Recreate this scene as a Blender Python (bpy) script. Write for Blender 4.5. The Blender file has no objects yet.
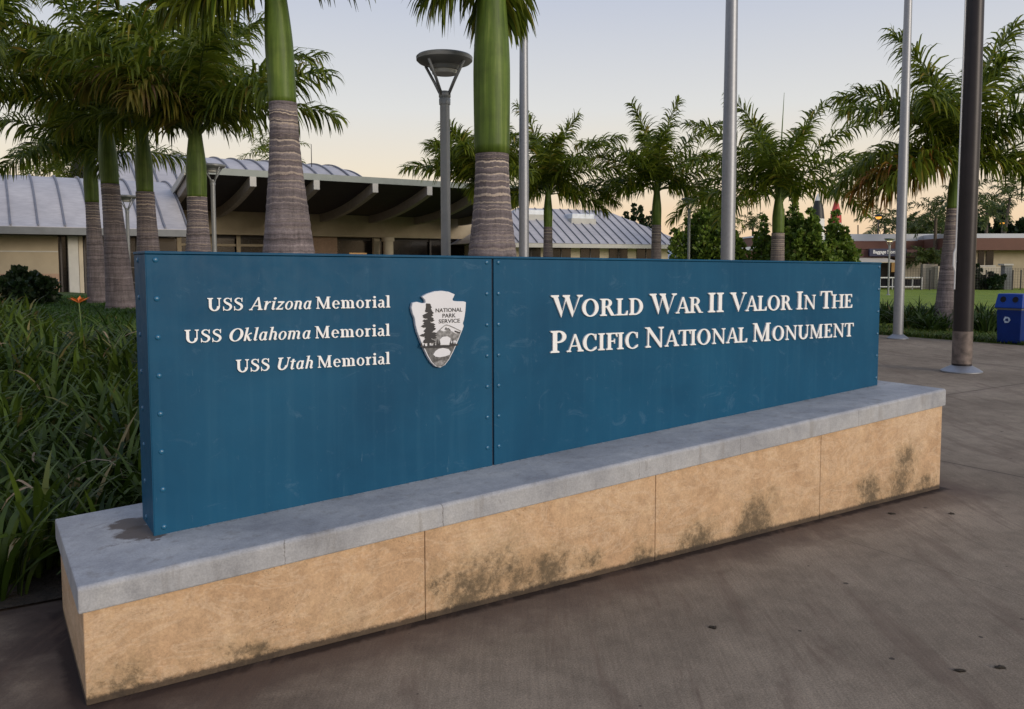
import bpy, math, random
import numpy as np
from mathutils import Vector, Matrix
PI = math.pi
R = math.radians
random.seed(7)

# ------------------------------------------------------------------ camera
FPX, PPX, PPY, PITCH, ROLL, CAMH = 838.6, 519.5, 326.3, 0.0713, 0.0013, 1.6
fw = Vector((0, math.cos(PITCH), -math.sin(PITCH)))
up0 = Vector((0, math.sin(PITCH), math.cos(PITCH)))
rt0 = Vector((1, 0, 0))
rt = rt0 * math.cos(ROLL) - up0 * math.sin(ROLL)
upv = rt0 * math.sin(ROLL) + up0 * math.cos(ROLL)
CAM = Vector((0, 0, CAMH))
scene = bpy.context.scene
cd = bpy.data.cameras.new('camera')
cam = bpy.data.objects.new('camera', cd)
scene.collection.objects.link(cam)
cam.matrix_world = Matrix(((rt.x, upv.x, -fw.x, 0), (rt.y, upv.y, -fw.y, 0), (rt.z, upv.z, -fw.z, CAMH), (0, 0, 0, 1)))
cd.sensor_width = 36
cd.lens = FPX / 1024 * 36
cd.shift_x = (512 - PPX) / 1024
cd.shift_y = (PPY - 354.5) / 1024
cd.clip_end = 9000
cd.clip_start = 0.05
scene.camera = cam

# ------------------------------------------------------------------ light
SUN_EL, SUN_AZ = R(16), R(132)          # azimuth clockwise from +Y: behind the camera, to the right
world = bpy.data.worlds.new('World')
scene.world = world
world.use_nodes = True
wt = world.node_tree
wt.nodes.clear()
wo = wt.nodes.new('ShaderNodeOutputWorld')
sky = wt.nodes.new('ShaderNodeTexSky')
sky.sky_type = 'NISHITA'
sky.sun_disc = False
sky.sun_elevation = SUN_EL
sky.sun_rotation = SUN_AZ
bg1 = wt.nodes.new('ShaderNodeBackground'); bg1.inputs[1].default_value = 0.05
wt.links.new(sky.outputs[0], bg1.inputs[0])
tc = wt.nodes.new('ShaderNodeTexCoord')
sx = wt.nodes.new('ShaderNodeSeparateXYZ')
wt.links.new(tc.outputs['Generated'], sx.inputs[0])
rp = wt.nodes.new('ShaderNodeValToRGB')
els = [(0.0, (1.0, .68, .42)), (0.055, (1.05, .78, .52)), (0.11, (1.0, .88, .70)), (0.18, (.86, .855, .835)), (0.32, (.59, .645, .79)), (0.6, (.46, .54, .75)), (1.0, (.42, .51, .76))]
cr = rp.color_ramp
cr.elements[0].position = 0; cr.elements[0].color = (*els[0][1], 1)
cr.elements[1].position = 1; cr.elements[1].color = (*els[-1][1], 1)
for p, c in els[1:-1]:
    e = cr.elements.new(p); e.color = (*c, 1)
wt.links.new(sx.outputs['Z'], rp.inputs[0])
bg2 = wt.nodes.new('ShaderNodeBackground'); bg2.inputs[1].default_value = 0.96
wt.links.new(rp.outputs[0], bg2.inputs[0])
ads = wt.nodes.new('ShaderNodeMixShader'); ads.inputs[0].default_value = 0.88
wt.links.new(bg1.outputs[0], ads.inputs[1]); wt.links.new(bg2.outputs[0], ads.inputs[2])
wt.links.new(ads.outputs[0], wo.inputs[0])

sl = bpy.data.lights.new('sun', 'SUN')
sl.energy = 2.0
sl.angle = R(24)
sl.color = (1.0, .88, .74)
so = bpy.data.objects.new('sun', sl)
scene.collection.objects.link(so)
sd = Vector((math.sin(SUN_AZ) * math.cos(SUN_EL), math.cos(SUN_AZ) * math.cos(SUN_EL), math.sin(SUN_EL)))
so.rotation_euler = sd.to_track_quat('Z', 'Y').to_euler()
so.location = sd * 50
vs = scene.view_settings
vs.view_transform = 'Standard'; vs.look = 'None'; vs.gamma = 1; vs.exposure = 0.0; vs.use_curve_mapping = False
scene.cycles.max_bounces = 6
scene.cycles.transparent_max_bounces = 8

# ------------------------------------------------------------------ helpers
def ray(px, py):
    return fw + rt * ((px - PPX) / FPX) - upv * ((py - PPY) / FPX)
def at(px, py, Y):
    d = ray(px, py)
    return CAM + d * (Y / d.y)
def zat(py, Y, px=519.5):
    return at(px, py, Y).z
TH, SX, SY = 0.575, -1.583, 2.956
EU = Vector((math.cos(TH), math.sin(TH), 0)); EV = Vector((-math.sin(TH), math.cos(TH), 0))
def S(u, v, z):
    return Vector((SX, SY, 0)) + EU * u + EV * v + Vector((0, 0, z))
def sstep(t):
    t = max(0.0, min(1.0, t)); return t * t * (3 - 2 * t)
def uv_of(x, y):
    d = Vector((x - SX, y - SY, 0)); return d.dot(EU), d.dot(EV)
def berm(x, y):
    u, v = uv_of(x, y)
    if v < 1.15 or u > 6.4: return 0.0
    return 0.64 * sstep((v - 1.1) / 7.5) * sstep((6.4 - u) / 4) + 0.03 * math.sin(u * 1.3) * math.sin(v * .9) * sstep((v - 1.5) / 2)

col = scene.collection
class MB:
    def __init__(s): s.v = []; s.f = []
    def add(s, vs, fs):
        n = len(s.v); s.v += [tuple(p) for p in vs]; s.f += [tuple(i + n for i in f) for f in fs]; return s
    def box(s, x0, x1, y0, y1, z0, z1, T=None):
        P = [(x0, y0, z0), (x1, y0, z0), (x1, y1, z0), (x0, y1, z0), (x0, y0, z1), (x1, y0, z1), (x1, y1, z1), (x0, y1, z1)]
        if T: P = [T(*p) for p in P]
        return s.add(P, [(3, 2, 1, 0), (4, 5, 6, 7), (0, 1, 5, 4), (1, 2, 6, 5), (2, 3, 7, 6), (3, 0, 4, 7)])
    def hexa(s, P):
        return s.add(P, [(3, 2, 1, 0), (4, 5, 6, 7), (0, 1, 5, 4), (1, 2, 6, 5), (2, 3, 7, 6), (3, 0, 4, 7)])
    def lathe(s, prof, n=24, c=(0, 0), cap=True, bend=None):
        P = []; F = []
        for (r, z) in prof:
            ox, oy = bend(z) if bend else (0, 0)
            for k in range(n):
                a = 2 * PI * k / n
                P.append((c[0] + ox + r * math.cos(a), c[1] + oy + r * math.sin(a), z))
        for i in range(len(prof) - 1):
            for k in range(n):
                F.append((i * n + k, i * n + (k + 1) % n, (i + 1) * n + (k + 1) % n, (i + 1) * n + k))
        if cap:
            F.append(tuple(reversed(range(n)))); F.append(tuple((len(prof) - 1) * n + k for k in range(n)))
        return s.add(P, F)
    def tube(s, pts, rad, n=8):
        pts = [Vector(p) for p in pts]
        if not hasattr(rad, '__len__'): rad = [rad] * len(pts)
        P = []; F = []
        t0 = (pts[1] - pts[0]).normalized()
        a = t0.orthogonal().normalized()
        for i, p in enumerate(pts):
            t = (pts[min(i + 1, len(pts) - 1)] - pts[max(i - 1, 0)]).normalized()
            a = (a - t * a.dot(t)).normalized(); b = t.cross(a)
            for k in range(n):
                w = 2 * PI * k / n
                P.append(p + (a * math.cos(w) + b * math.sin(w)) * rad[i])
        for i in range(len(pts) - 1):
            for k in range(n):
                F.append((i * n + k, i * n + (k + 1) % n, (i + 1) * n + (k + 1) % n, (i + 1) * n + k))
        F.append(tuple(reversed(range(n)))); F.append(tuple((len(pts) - 1) * n + k for k in range(n)))
        return s.add(P, F)
    def prism(s, poly, T, d0, d1):
        """poly in 2-D, T(x, y, d) -> world, extruded between depth d0 and d1"""
        n = len(poly)
        P = [T(x, y, d0) for x, y in poly] + [T(x, y, d1) for x, y in poly]
        F = [tuple(range(n)), tuple(reversed(range(n, 2 * n)))] + [(i, i + n, (i + 1) % n + n, (i + 1) % n) for i in range(n)]
        return s.add(P, F)
    def build(s, name, mat, parent=None, smooth=False, bevel=0, seg=2):
        m = bpy.data.meshes.new(name)
        off = Vector((0, 0, 0))
        p = parent
        while p is not None:
            off += p.location; p = p.parent
        m.from_pydata([tuple(Vector(v) - off) for v in s.v], [], s.f)
        m.validate(); m.update()
        if mat: m.materials.append(mat)
        o = bpy.data.objects.new(name, m); col.objects.link(o)
        if parent is not None: o.parent = parent
        if smooth is True: m.shade_smooth()
        elif smooth: 
            m.shade_smooth(); m.set_sharp_from_angle(angle=smooth)
        if bevel:
            b = o.modifiers.new('bevel', 'BEVEL'); b.width = bevel; b.segments = seg; b.limit_method = 'ANGLE'; b.angle_limit = R(40)
        return o
def np_mesh(name, V, Q, mat, parent=None, loc=None):
    """V (n,3) float array, Q (m,4) int array; all quads"""
    m = bpy.data.meshes.new(name)
    m.vertices.add(len(V)); m.vertices.foreach_set('co', np.asarray(V, dtype=np.float32).ravel())
    Q = np.asarray(Q, dtype=np.int32)
    m.loops.add(Q.size); m.loops.foreach_set('vertex_index', Q.ravel())
    m.polygons.add(len(Q)); m.polygons.foreach_set('loop_start', np.arange(0, Q.size, 4, dtype=np.int32))
    m.update(calc_edges=True)
    m.materials.append(mat)
    o = bpy.data.objects.new(name, m); col.objects.link(o)
    if parent is not None: o.parent = parent
    if loc is not None: o.location = loc
    return o
def tag(o, label=None, cat=None, group=None, kind=None):
    if label: o['label'] = label
    if cat: o['category'] = cat
    if group: o['group'] = group
    if kind: o['kind'] = kind
    return o
def empty(name, loc, label, cat, group=None):
    o = bpy.data.objects.new(name, None); col.objects.link(o); o.location = loc
    o.empty_display_size = .2
    return tag(o, label, cat, group)
def copy_tree(o, parent=None):
    c = o.copy(); col.objects.link(c)
    if parent is not None: c.parent = parent
    for ch in [x for x in scene.objects if x.parent == o]: copy_tree(ch, c)
    return c

# ------------------------------------------------------------------ materials
def nt(name):
    m = bpy.data.materials.new(name); m.use_nodes = True
    t = m.node_tree; b = t.nodes['Principled BSDF']
    return m, t, b
def N(t, typ, **kw):
    n = t.nodes.new('ShaderNode' + typ)
    for k, v in kw.items(): setattr(n, k, v)
    return n
def L(t, a, b): t.links.new(a, b)
def noise(t, vec, scale, detail=4, rough=.55, dist=0):
    n = N(t, 'TexNoise'); n.inputs['Scale'].default_value = scale; n.inputs['Detail'].default_value = detail
    n.inputs['Roughness'].default_value = rough; n.inputs['Distortion'].default_value = dist
    if vec is not None: L(t, vec, n.inputs['Vector'])
    return n
def ramp(t, fac, stops):
    r = N(t, 'ValToRGB'); c = r.color_ramp
    def C(x): return (x, x, x, 1) if not hasattr(x, '__len__') else (*x, 1)
    c.elements[0].position = stops[0][0]; c.elements[0].color = C(stops[0][1])
    c.elements[1].position = stops[-1][0]; c.elements[1].color = C(stops[-1][1])
    for p, x in stops[1:-1]:
        e = c.elements.new(p); e.color = C(x)
    L(t, fac, r.inputs[0]); return r.outputs[0]
def mix(t, fac, a, b, mode='MIX'):
    n = N(t, 'Mix', data_type='RGBA', blend_type=mode)
    for i, x in ((0, fac), (6, a), (7, b)):
        if hasattr(x, 'is_linked') or hasattr(x, 'links'): L(t, x, n.inputs[i])
        elif i == 0: n.inputs[0].default_value = x
        else: n.inputs[i].default_value = (*x, 1)
    return n.outputs[2]
def mth(t, op, a, b=None):
    n = N(t, 'Math', operation=op)
    for i, x in ((0, a), (1, b)):
        if x is None: continue
        if hasattr(x, 'links'): L(t, x, n.inputs[i])
        else: n.inputs[i].default_value = x
    return n.outputs[0]
def bump(t, b, h, strength, dist=.01):
    n = N(t, 'Bump'); n.inputs['Strength'].default_value = strength; n.inputs['Distance'].default_value = dist
    L(t, h, n.inputs['Height']); L(t, n.outputs[0], b.inputs['Normal'])
def objco(t, scale=(1, 1, 1), rot=(0, 0, 0)):
    c = N(t, 'TexCoord'); mp = N(t, 'Mapping'); mp.inputs['Scale'].default_value = scale; mp.inputs['Rotation'].default_value = rot
    L(t, c.outputs['Object'], mp.inputs[0]); return mp.outputs[0]
def sm(name, c, rough=.6, metal=0, var=.15, vs_=3, bmp=.0, bs=60, spec=.5):
    m, t, b = nt(name)
    v = objco(t)
    n = noise(t, v, vs_, 5)
    d = tuple(x * (1 - var) for x in c); u = tuple(min(1, x * (1 + var)) for x in c)
    L(t, ramp(t, n.outputs[0], [(.3, d), (.7, u)]), b.inputs['Base Color'])
    b.inputs['Roughness'].default_value = rough; b.inputs['Metallic'].default_value = metal
    b.inputs['Specular IOR Level'].default_value = spec
    if bmp:
        bump(t, b, noise(t, v, bs, 4).outputs[0], bmp)
    return m

def m_pavement():
    m, t, b = nt('pavement_concrete')
    v = objco(t, rot=(0, 0, -TH))              # x along the sign, y away from it
    sp = N(t, 'SeparateXYZ'); L(t, v, sp.inputs[0])
    big = noise(t, v, .45, 5, .6)
    fine = noise(t, v, 120, 5, .8)
    mid = noise(t, v, 5.5, 7, .7, .15)
    c0 = ramp(t, big.outputs[0], [(.3, (.17, .132, .094)), (.5, (.24, .19, .137)), (.72, (.32, .258, .19))])
    c1 = mix(t, .30, c0, ramp(t, mid.outputs[0], [(.3, .12), (.5, .5), (.7, .78)]), 'OVERLAY')
    c2 = mix(t, .55, c1, ramp(t, fine.outputs[0], [(.3, .1), (.7, .9)]), 'OVERLAY')
    # broom streaks along the slabs
    vb = objco(t, (60, 3.0, 1), (0, 0, -TH + .04))
    br = noise(t, vb, 1.0, 3, .6)
    c3 = mix(t, .17, c2, ramp(t, br.outputs[0], [(.3, .2), (.7, .8)]), 'OVERLAY')
    # joints
    j = N(t, 'Math', operation='PINGPONG'); 
    ux = mth(t, 'ADD', sp.outputs['X'], JU)
    L(t, ux, j.inputs[0]); j.inputs[1].default_value = 7.2 / 2
    uy = mth(t, 'ADD', sp.outputs['Y'], JV)
    k = N(t, 'Math', operation='PINGPONG'); L(t, uy, k.inputs[0]); k.inputs[1].default_value = 4.8 / 2
    wob = mth(t, 'MULTIPLY', noise(t, v, 9, 3).outputs[0], .006)
    jm = mth(t, 'MINIMUM', j.outputs[0], k.outputs[0])
    jl = mth(t, 'LESS_THAN', mth(t, 'SUBTRACT', jm, wob), .0055)
    c4 = mix(t, mth(t, 'MULTIPLY', jl, .85), c3, (.03, .022, .018))
    fj = mth(t, 'LESS_THAN', mth(t, 'ABSOLUTE', mth(t, 'SUBTRACT', mth(t, 'SUBTRACT', sp.outputs['X'], U0 + 3.93), wob)), .0022)
    c4 = mix(t, mth(t, 'MULTIPLY', fj, .65), c4, (.05, .038, .03))
    near = ramp(t, jm, [(0, 1.0), (.16, 0.0)])
    c4 = mix(t, mth(t, 'MULTIPLY', near, mth(t, 'MULTIPLY', big.outputs[0], .5)), c4, (.10, .072, .056))
    # old gum spots
    vo = N(t, 'TexVoronoi', feature='F1', voronoi_dimensions='2D'); vo.inputs['Scale'].default_value = 1.9; L(t, v, vo.inputs['Vector'])
    sc = N(t, 'SeparateColor'); L(t, vo.outputs['Color'], sc.inputs[0])
    rad = mth(t, 'MULTIPLY', mth(t, 'GREATER_THAN', sc.outputs[0], .45), mth(t, 'ADD', mth(t, 'MULTIPLY', sc.outputs[1], .024), .010))
    dd = mth(t, 'ADD', vo.outputs['Distance'], mth(t, 'MULTIPLY', noise(t, v, 60, 2).outputs[0], .012))
    gum = mth(t, 'LESS_THAN', dd, rad)
    c5 = mix(t, mth(t, 'MULTIPLY', gum, .8), c4, (.03, .025, .023))
    # damp brown staining round the foot of the sign base
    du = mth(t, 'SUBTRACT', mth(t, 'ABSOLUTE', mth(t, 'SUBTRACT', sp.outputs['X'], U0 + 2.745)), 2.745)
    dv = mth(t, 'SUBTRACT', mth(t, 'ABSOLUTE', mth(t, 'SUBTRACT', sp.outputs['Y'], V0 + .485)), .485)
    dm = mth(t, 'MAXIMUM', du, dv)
    dm2 = mth(t, 'SUBTRACT', dm, mth(t, 'MULTIPLY', noise(t, v, 3.2, 6, .7).outputs[0], .62))
    st = ramp(t, mth(t, 'ADD', dm2, .3), [(0, .85), (.16, .62), (.36, 0.0)])
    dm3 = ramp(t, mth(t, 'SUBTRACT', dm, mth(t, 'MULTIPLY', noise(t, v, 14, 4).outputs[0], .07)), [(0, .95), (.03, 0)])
    c6 = mix(t, st, c5, (.095, .066, .052))
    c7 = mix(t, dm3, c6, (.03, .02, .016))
    # broad damp patches left of the base
    lf = mth(t, 'MULTIPLY', ramp(t, mth(t, 'SUBTRACT', U0 + 1.1, sp.outputs['X']), [(0, 0), (1.0, 1)]), ramp(t, noise(t, v, 2.2, 6, .6, .4).outputs[0], [(.48, 1), (.66, .3)]))
    c8 = mix(t, mth(t, 'MULTIPLY', lf, .8), c7, (.045, .030, .025))
    # dark water trails
    tr = noise(t, objco(t, (4, .6, 1), (0, 0, -TH + .3)), 1.2, 7, .65, .5)
    c9 = mix(t, ramp(t, tr.outputs[0], [(.54, 0), (.62, .45), (.72, 0.15)]), c8, (.125, .085, .062))
    L(t, c9, b.inputs['Base Color']); b.inputs['Specular IOR Level'].default_value = .2
    b.inputs['Roughness'].default_value = .82
    hh = mth(t, 'ADD', mth(t, 'MULTIPLY', fine.outputs[0], .5), mth(t, 'SUBTRACT', mth(t, 'MULTIPLY', br.outputs[0], .5), mth(t, 'MULTIPLY', jl, 2)))
    bump(t, b, hh, .35, .006)
    return m
# the sign's origin in the rotated pavement coordinates
U0 = SX * math.cos(TH) + SY * math.sin(TH)
V0 = -SX * math.sin(TH) + SY * math.cos(TH)
JU = -(U0 + 6.33); JV = -(V0 - 2.35)

def m_stone():
    m, t, b = nt('tan_stone')
    v = objco(t)
    oi = N(t, 'ObjectInfo')
    c = N(t, 'TexCoord'); sp = N(t, 'SeparateXYZ'); L(t, c.outputs['Object'], sp.inputs[0])
    n1 = noise(t, v, 2.6, 7, .62, .5); n2 = noise(t, v, 15, 10, .72, .1); n3 = noise(t, v, 90, 4, .7)
    c0 = ramp(t, n1.outputs[0], [(.28, (.44, .278, .155)), (.5, (.52, .345, .20)), (.75, (.60, .43, .275))])
    c1 = mix(t, .30, c0, ramp(t, n2.outputs[0], [(.32, .18), (.5, .52), (.66, .8)]), 'OVERLAY')
    pv = N(t, 'TexVoronoi', feature='F1'); pv.inputs['Scale'].default_value = 85; L(t, v, pv.inputs['Vector'])
    pit = mth(t, 'MULTIPLY', ramp(t, pv.outputs['Distance'], [(.10, 1), (.26, 0)]), ramp(t, noise(t, v, 6, 4, .6).outputs[0], [(.5, 0), (.62, 1)]))
    c1 = mix(t, mth(t, 'MULTIPLY', pit, .55), c1, (.30, .19, .11))
    # pale veins
    ve = noise(t, objco(t, (1, 1, 2.2), (.3, 0, .2)), 3.2, 7, .7, 1.2)
    c2 = mix(t, ramp(t, ve.outputs[0], [(.46, 0), (.5, .38), (.54, 0)]), c1, (.68, .52, .36))
    # rust streaks
    c2 = mix(t, ramp(t, noise(t, v, 4.3, 5, .6, .4).outputs[0], [(.58, 0), (.75, .5)]), c2, (.40, .235, .115))
    # black mildew growing up from the ground
    mn = noise(t, v, 2.6, 3, .5, .2)
    mf = noise(t, v, 24, 9, .85, .3)
    hz = ramp(t, sp.outputs['Z'], [(0.0, .06), (.05, .02), (.3, -.0), (.5, -.0)])
    hz2 = mth(t, 'MULTIPLY', sp.outputs['Z'], -.34)
    nz_ = noise(t, v, 5.5, 5, .7); vw0 = N(t, 'VectorMath', operation='SUBTRACT'); L(t, nz_.outputs['Color'], vw0.inputs[0]); vw0.inputs[1].default_value = (.5, .5, .5)
    vw1 = N(t, 'VectorMath', operation='SCALE'); L(t, vw0.outputs[0], vw1.inputs[0]); vw1.inputs['Scale'].default_value = .42
    vw = N(t, 'VectorMath', operation='ADD'); L(t, v, vw.inputs[0]); L(t, vw1.outputs[0], vw.inputs[1])
    bl = None
    for (bu, bz, br_) in ((1.63, .10, .17), (1.83, .10, .16), (2.03, .10, .15), (1.45, .16, .09), (2.31, .10, .09), (2.66, .03, .10), (3.58, .12, .15), (3.50, .05, .13), (3.08, .05, .14), (5.05, .26, .14), (5.0, .14, .17), (4.66, .10, .13), (5.30, .07, .10), (.11, .03, .10), (.6, .03, .09)):
        q = S(bu, 0, bz) - S(0, 0, 0)
        d = N(t, 'VectorMath', operation='DISTANCE'); L(t, vw.outputs[0], d.inputs[0]); d.inputs[1].default_value = tuple(q)
        w_ = mth(t, 'MULTIPLY', mth(t, 'MAXIMUM', mth(t, 'SUBTRACT', 1.0, mth(t, 'DIVIDE', d.outputs['Value'], br_ * 1.5)), 0.0), .34)
        bl = w_ if bl is None else mth(t, 'MAXIMUM', bl, w_)
    hz2 = mth(t, 'ADD', hz2, bl)
    comb = mth(t, 'ADD', mth(t, 'ADD', mth(t, 'MULTIPLY', mn.outputs[0], .35), mth(t, 'MULTIPLY', mf.outputs[0], .82)), mth(t, 'ADD', hz, hz2))
    mil = ramp(t, comb, [(.68, 0), (.75, .35), (.86, .85)])
    c2 = mix(t, ramp(t, comb, [(.50, 0), (.74, .5)]), c2, (.27, .19, .095))
    c3 = mix(t, mil, c2, (.085, .062, .035))
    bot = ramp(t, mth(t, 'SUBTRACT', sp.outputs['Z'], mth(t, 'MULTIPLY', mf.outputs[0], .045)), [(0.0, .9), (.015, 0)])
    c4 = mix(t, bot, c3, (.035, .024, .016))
    c5 = mix(t, .3, c4, ramp(t, n3.outputs[0], [(.25, .15), (.75, .85)]), 'OVERLAY')
    L(t, c5, b.inputs['Base Color']); b.inputs['Roughness'].default_value = .8
    bump(t, b, mth(t, 'SUBTRACT', mth(t, 'ADD', n2.outputs[0], mth(t, 'MULTIPLY', n3.outputs[0], .4)), pit), .5, .008)
    return m
def m_cap():
    m, t, b = nt('grey_concrete')
    c = N(t, 'TexCoord')
    v = objco(t)
    n1 = noise(t, v, 3, 7, .6, .4); n2 = noise(t, v, 22, 5, .65); n3 = noise(t, v, 130, 2)
    c0 = ramp(t, n1.outputs[0], [(.3, (.26, .265, .28)), (.5, (.35, .355, .365)), (.72, (.43, .43, .425))])
    c1 = mix(t, .16, c0, ramp(t, n2.outputs[0], [(.3, .2), (.7, .8)]), 'OVERLAY')
    c1 = mix(t, .2, c1, ramp(t, n3.outputs[0], [(.3, .2), (.7, .8)]), 'OVERLAY')
    c1 = mix(t, ramp(t, noise(t, v, 9, 7, .7, .9).outputs[0], [(.62, 0), (.74, .55)]), c1, (.13, .115, .10))
    # drips on the faces
    dr = noise(t, objco(t, (9, 9, 1.2)), 1.6, 5, .6)
    c1 = mix(t, ramp(t, dr.outputs[0], [(.56, 0), (.68, .5)]), c1, (.22, .205, .185))
    # brown dirt gathered round the left foot of the panel (object space is world space minus the base point)
    def blob(p, r, wob):
        d = N(t, 'VectorMath', operation='DISTANCE'); L(t, v, d.inputs[0]); d.inputs[1].default_value = p
        x = mth(t, 'ADD', d.outputs['Value'], mth(t, 'MULTIPLY', mth(t, 'SUBTRACT', noise(t, v, 16, 4, .7).outputs[0], .5), wob))
        return ramp(t, mth(t, 'DIVIDE', x, r), [(.78, 1), (1.0, 0)])
    base = S(0, 0, 0)
    for (u, vv, r) in ((.27, .50, .115), (.26, .66, .10), (.32, .40, .05)):
        q = S(u, vv, .463) - base
        c1 = mix(t, mth(t, 'MULTIPLY', blob(tuple(q), r, .12), .9), c1, (.085, .062, .048))
    rv = N(t, 'SeparateXYZ'); L(t, objco(t, rot=(0, 0, -TH)), rv.inputs[0])
    jit = mth(t, 'MULTIPLY', mth(t, 'SUBTRACT', noise(t, v, 30, 4, .7).outputs[0], .5), .03)
    for uu_, w_ in ((.735, .0016), (1.46, .0022), (2.63, .0012), (3.4, .0014), (4.5, .0014)):
        cr_ = mth(t, 'LESS_THAN', mth(t, 'ABSOLUTE', mth(t, 'ADD', mth(t, 'SUBTRACT', rv.outputs['X'], uu_), jit)), w_)
        c1 = mix(t, mth(t, 'MULTIPLY', mth(t, 'MULTIPLY', cr_, mth(t, 'LESS_THAN', rv.outputs['Y'], .0)), .6), c1, (.10, .09, .08))
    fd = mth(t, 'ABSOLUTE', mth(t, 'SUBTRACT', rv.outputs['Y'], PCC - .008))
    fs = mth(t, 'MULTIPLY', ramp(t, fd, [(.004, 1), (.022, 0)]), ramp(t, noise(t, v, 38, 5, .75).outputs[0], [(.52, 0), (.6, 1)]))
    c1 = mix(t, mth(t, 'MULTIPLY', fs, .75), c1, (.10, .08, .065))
    ed = ramp(t, mth(t, 'ABSOLUTE', mth(t, 'ADD', rv.outputs['Y'], .008)), [(.0, 1), (.016, 0)])
    es = mth(t, 'MULTIPLY', ed, ramp(t, noise(t, objco(t, (1, 1, .3)), 2.6, 6, .65).outputs[0], [(.52, 0), (.6, 1)]))
    c1 = mix(t, mth(t, 'MULTIPLY', es, .6), c1, (.11, .10, .09))
    L(t, c1, b.inputs['Base Color']); b.inputs['Roughness'].default_value = .7
    bump(t, b, mth(t, 'ADD', mth(t, 'MULTIPLY', n2.outputs[0], .5), n3.outputs[0]), .18, .003)
    return m
def m_blue():
    m, t, b = nt('blue_paint')
    v = objco(t)
    n1 = noise(t, v, 1.6, 6, .6, .3); n2 = noise(t, v, 11, 6, .7, .5)
    c0 = ramp(t, n1.outputs[0], [(.3, (.004, .060, .126)), (.7, (.008, .084, .165))])
    sc = noise(t, objco(t, (2.2, 2.2, 3), (0, .5, .3)), 2.6, 8, .75, 1.0)
    c1 = mix(t, ramp(t, sc.outputs[0], [(.58, 0), (.72, .38)]), c0, (.10, .19, .28))
    # hair scratches and chalky wipes
    w = noise(t, objco(t, (30, 30, 3), (.4, .2, 0)), 2.2, 4, .7, 1.5)
    c2 = mix(t, ramp(t, w.outputs[0], [(.68, 0), (.72, .22)]), c1, (.22, .33, .40))
    st = noise(t, objco(t, (14, 14, .6)), 1.5, 3, .6)
    c3 = mix(t, ramp(t, st.outputs[0], [(.5, 0), (.75, .22)]), c2, (.03, .12, .20))
    L(t, c3, b.inputs['Base Color'])
    L(t, ramp(t, n2.outputs[0], [(.3, .40), (.7, .58)]), b.inputs['Roughness']); b.inputs['Specular IOR Level'].default_value = .16
    bump(t, b, noise(t, v, 2.5, 3).outputs[0], .06, .02)
    return m
def m_leaf(name, a, b_, dry=(.16, .12, .04), amt=.12, trans=.35, rough=.45):
    m, t, b = nt(name)
    g = N(t, 'NewGeometry')
    v = objco(t)
    r = g.outputs['Random Per Island']
    c0 = ramp(t, r, [(0, a), (1 - amt * 1.5, b_), (1 - amt, b_), (1, dry)])
    c1 = mix(t, .35, c0, ramp(t, noise(t, v, 1.3, 3).outputs[0], [(.3, .25), (.7, .75)]), 'OVERLAY')
    L(t, c1, b.inputs['Base Color']); b.inputs['Roughness'].default_value = rough; b.inputs['Specular IOR Level'].default_value = .28
    tl = N(t, 'BsdfTranslucent'); L(t, c1, tl.inputs[0])
    ms = N(t, 'MixShader'); ms.inputs[0].default_value = trans
    out = [n for n in t.nodes if n.type == 'OUTPUT_MATERIAL'][0]
    L(t, b.outputs[0], ms.inputs[1]); L(t, tl.outputs[0], ms.inputs[2]); L(t, ms.outputs[0], out.inputs[0])
    return m
def m_trunk():
    m, t, b = nt('palm_trunk')
    v = objco(t)
    c = N(t, 'TexCoord'); sp = N(t, 'SeparateXYZ'); L(t, c.outputs['Object'], sp.inputs[0])
    wv = mth(t, 'ADD', sp.outputs['Z'], mth(t, 'MULTIPLY', noise(t, v, 4.5, 5, .65).outputs[0], .10))
    # leaf scar rings: irregular spacing, by a noise stretched along the trunk
    cmb = N(t, 'CombineXYZ'); L(t, wv, cmb.inputs['Z'])
    r1 = noise(t, cmb.outputs[0], 11, 2, .6)
    r2 = noise(t, cmb.outputs[0], 24, 3, .6)
    fine = noise(t, v, 45, 5, .7); pat = noise(t, v, 4, 5, .6)
    vert = noise(t, objco(t, (30, 30, 2.5)), 1, 4, .6)
    c0 = ramp(t, r1.outputs[0], [(.30, (.085, .066, .068)), (.45, (.135, .110, .112)), (.58, (.18, .152, .153)), (.74, (.25, .215, .21))])
    c1 = mix(t, .5, c0, ramp(t, r2.outputs[0], [(.36, .05), (.5, .5), (.67, .85)]), 'OVERLAY')
    c2 = mix(t, .4, c1, ramp(t, pat.outputs[0], [(.3, .2), (.7, .8)]), 'OVERLAY')
    c3 = mix(t, .45, c2, ramp(t, vert.outputs[0], [(.3, .2), (.7, .8)]), 'OVERLAY')
    # young pale rings near the crownshaft
    yz = N(t, 'Attribute'); yz.attribute_name = 'young'
    r3 = noise(t, cmb.outputs[0], 30, 2, .5)
    ring = ramp(t, r3.outputs[0], [(.53, 0), (.58, 1)])
    c4 = mix(t, mth(t, 'MULTIPLY', mth(t, 'MULTIPLY', ring, yz.outputs['Fac']), .9), c3, (.56, .46, .36))
    L(t, mix(t, .3, c4, ramp(t, fine.outputs[0], [(.3, .15), (.7, .85)]), 'OVERLAY'), b.inputs['Base Color'])
    b.inputs['Roughness'].default_value = .85
    bump(t, b, mth(t, 'ADD', r2.outputs[0], mth(t, 'MULTIPLY', fine.outputs[0], .4)), .6, .02)
    return m
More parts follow.
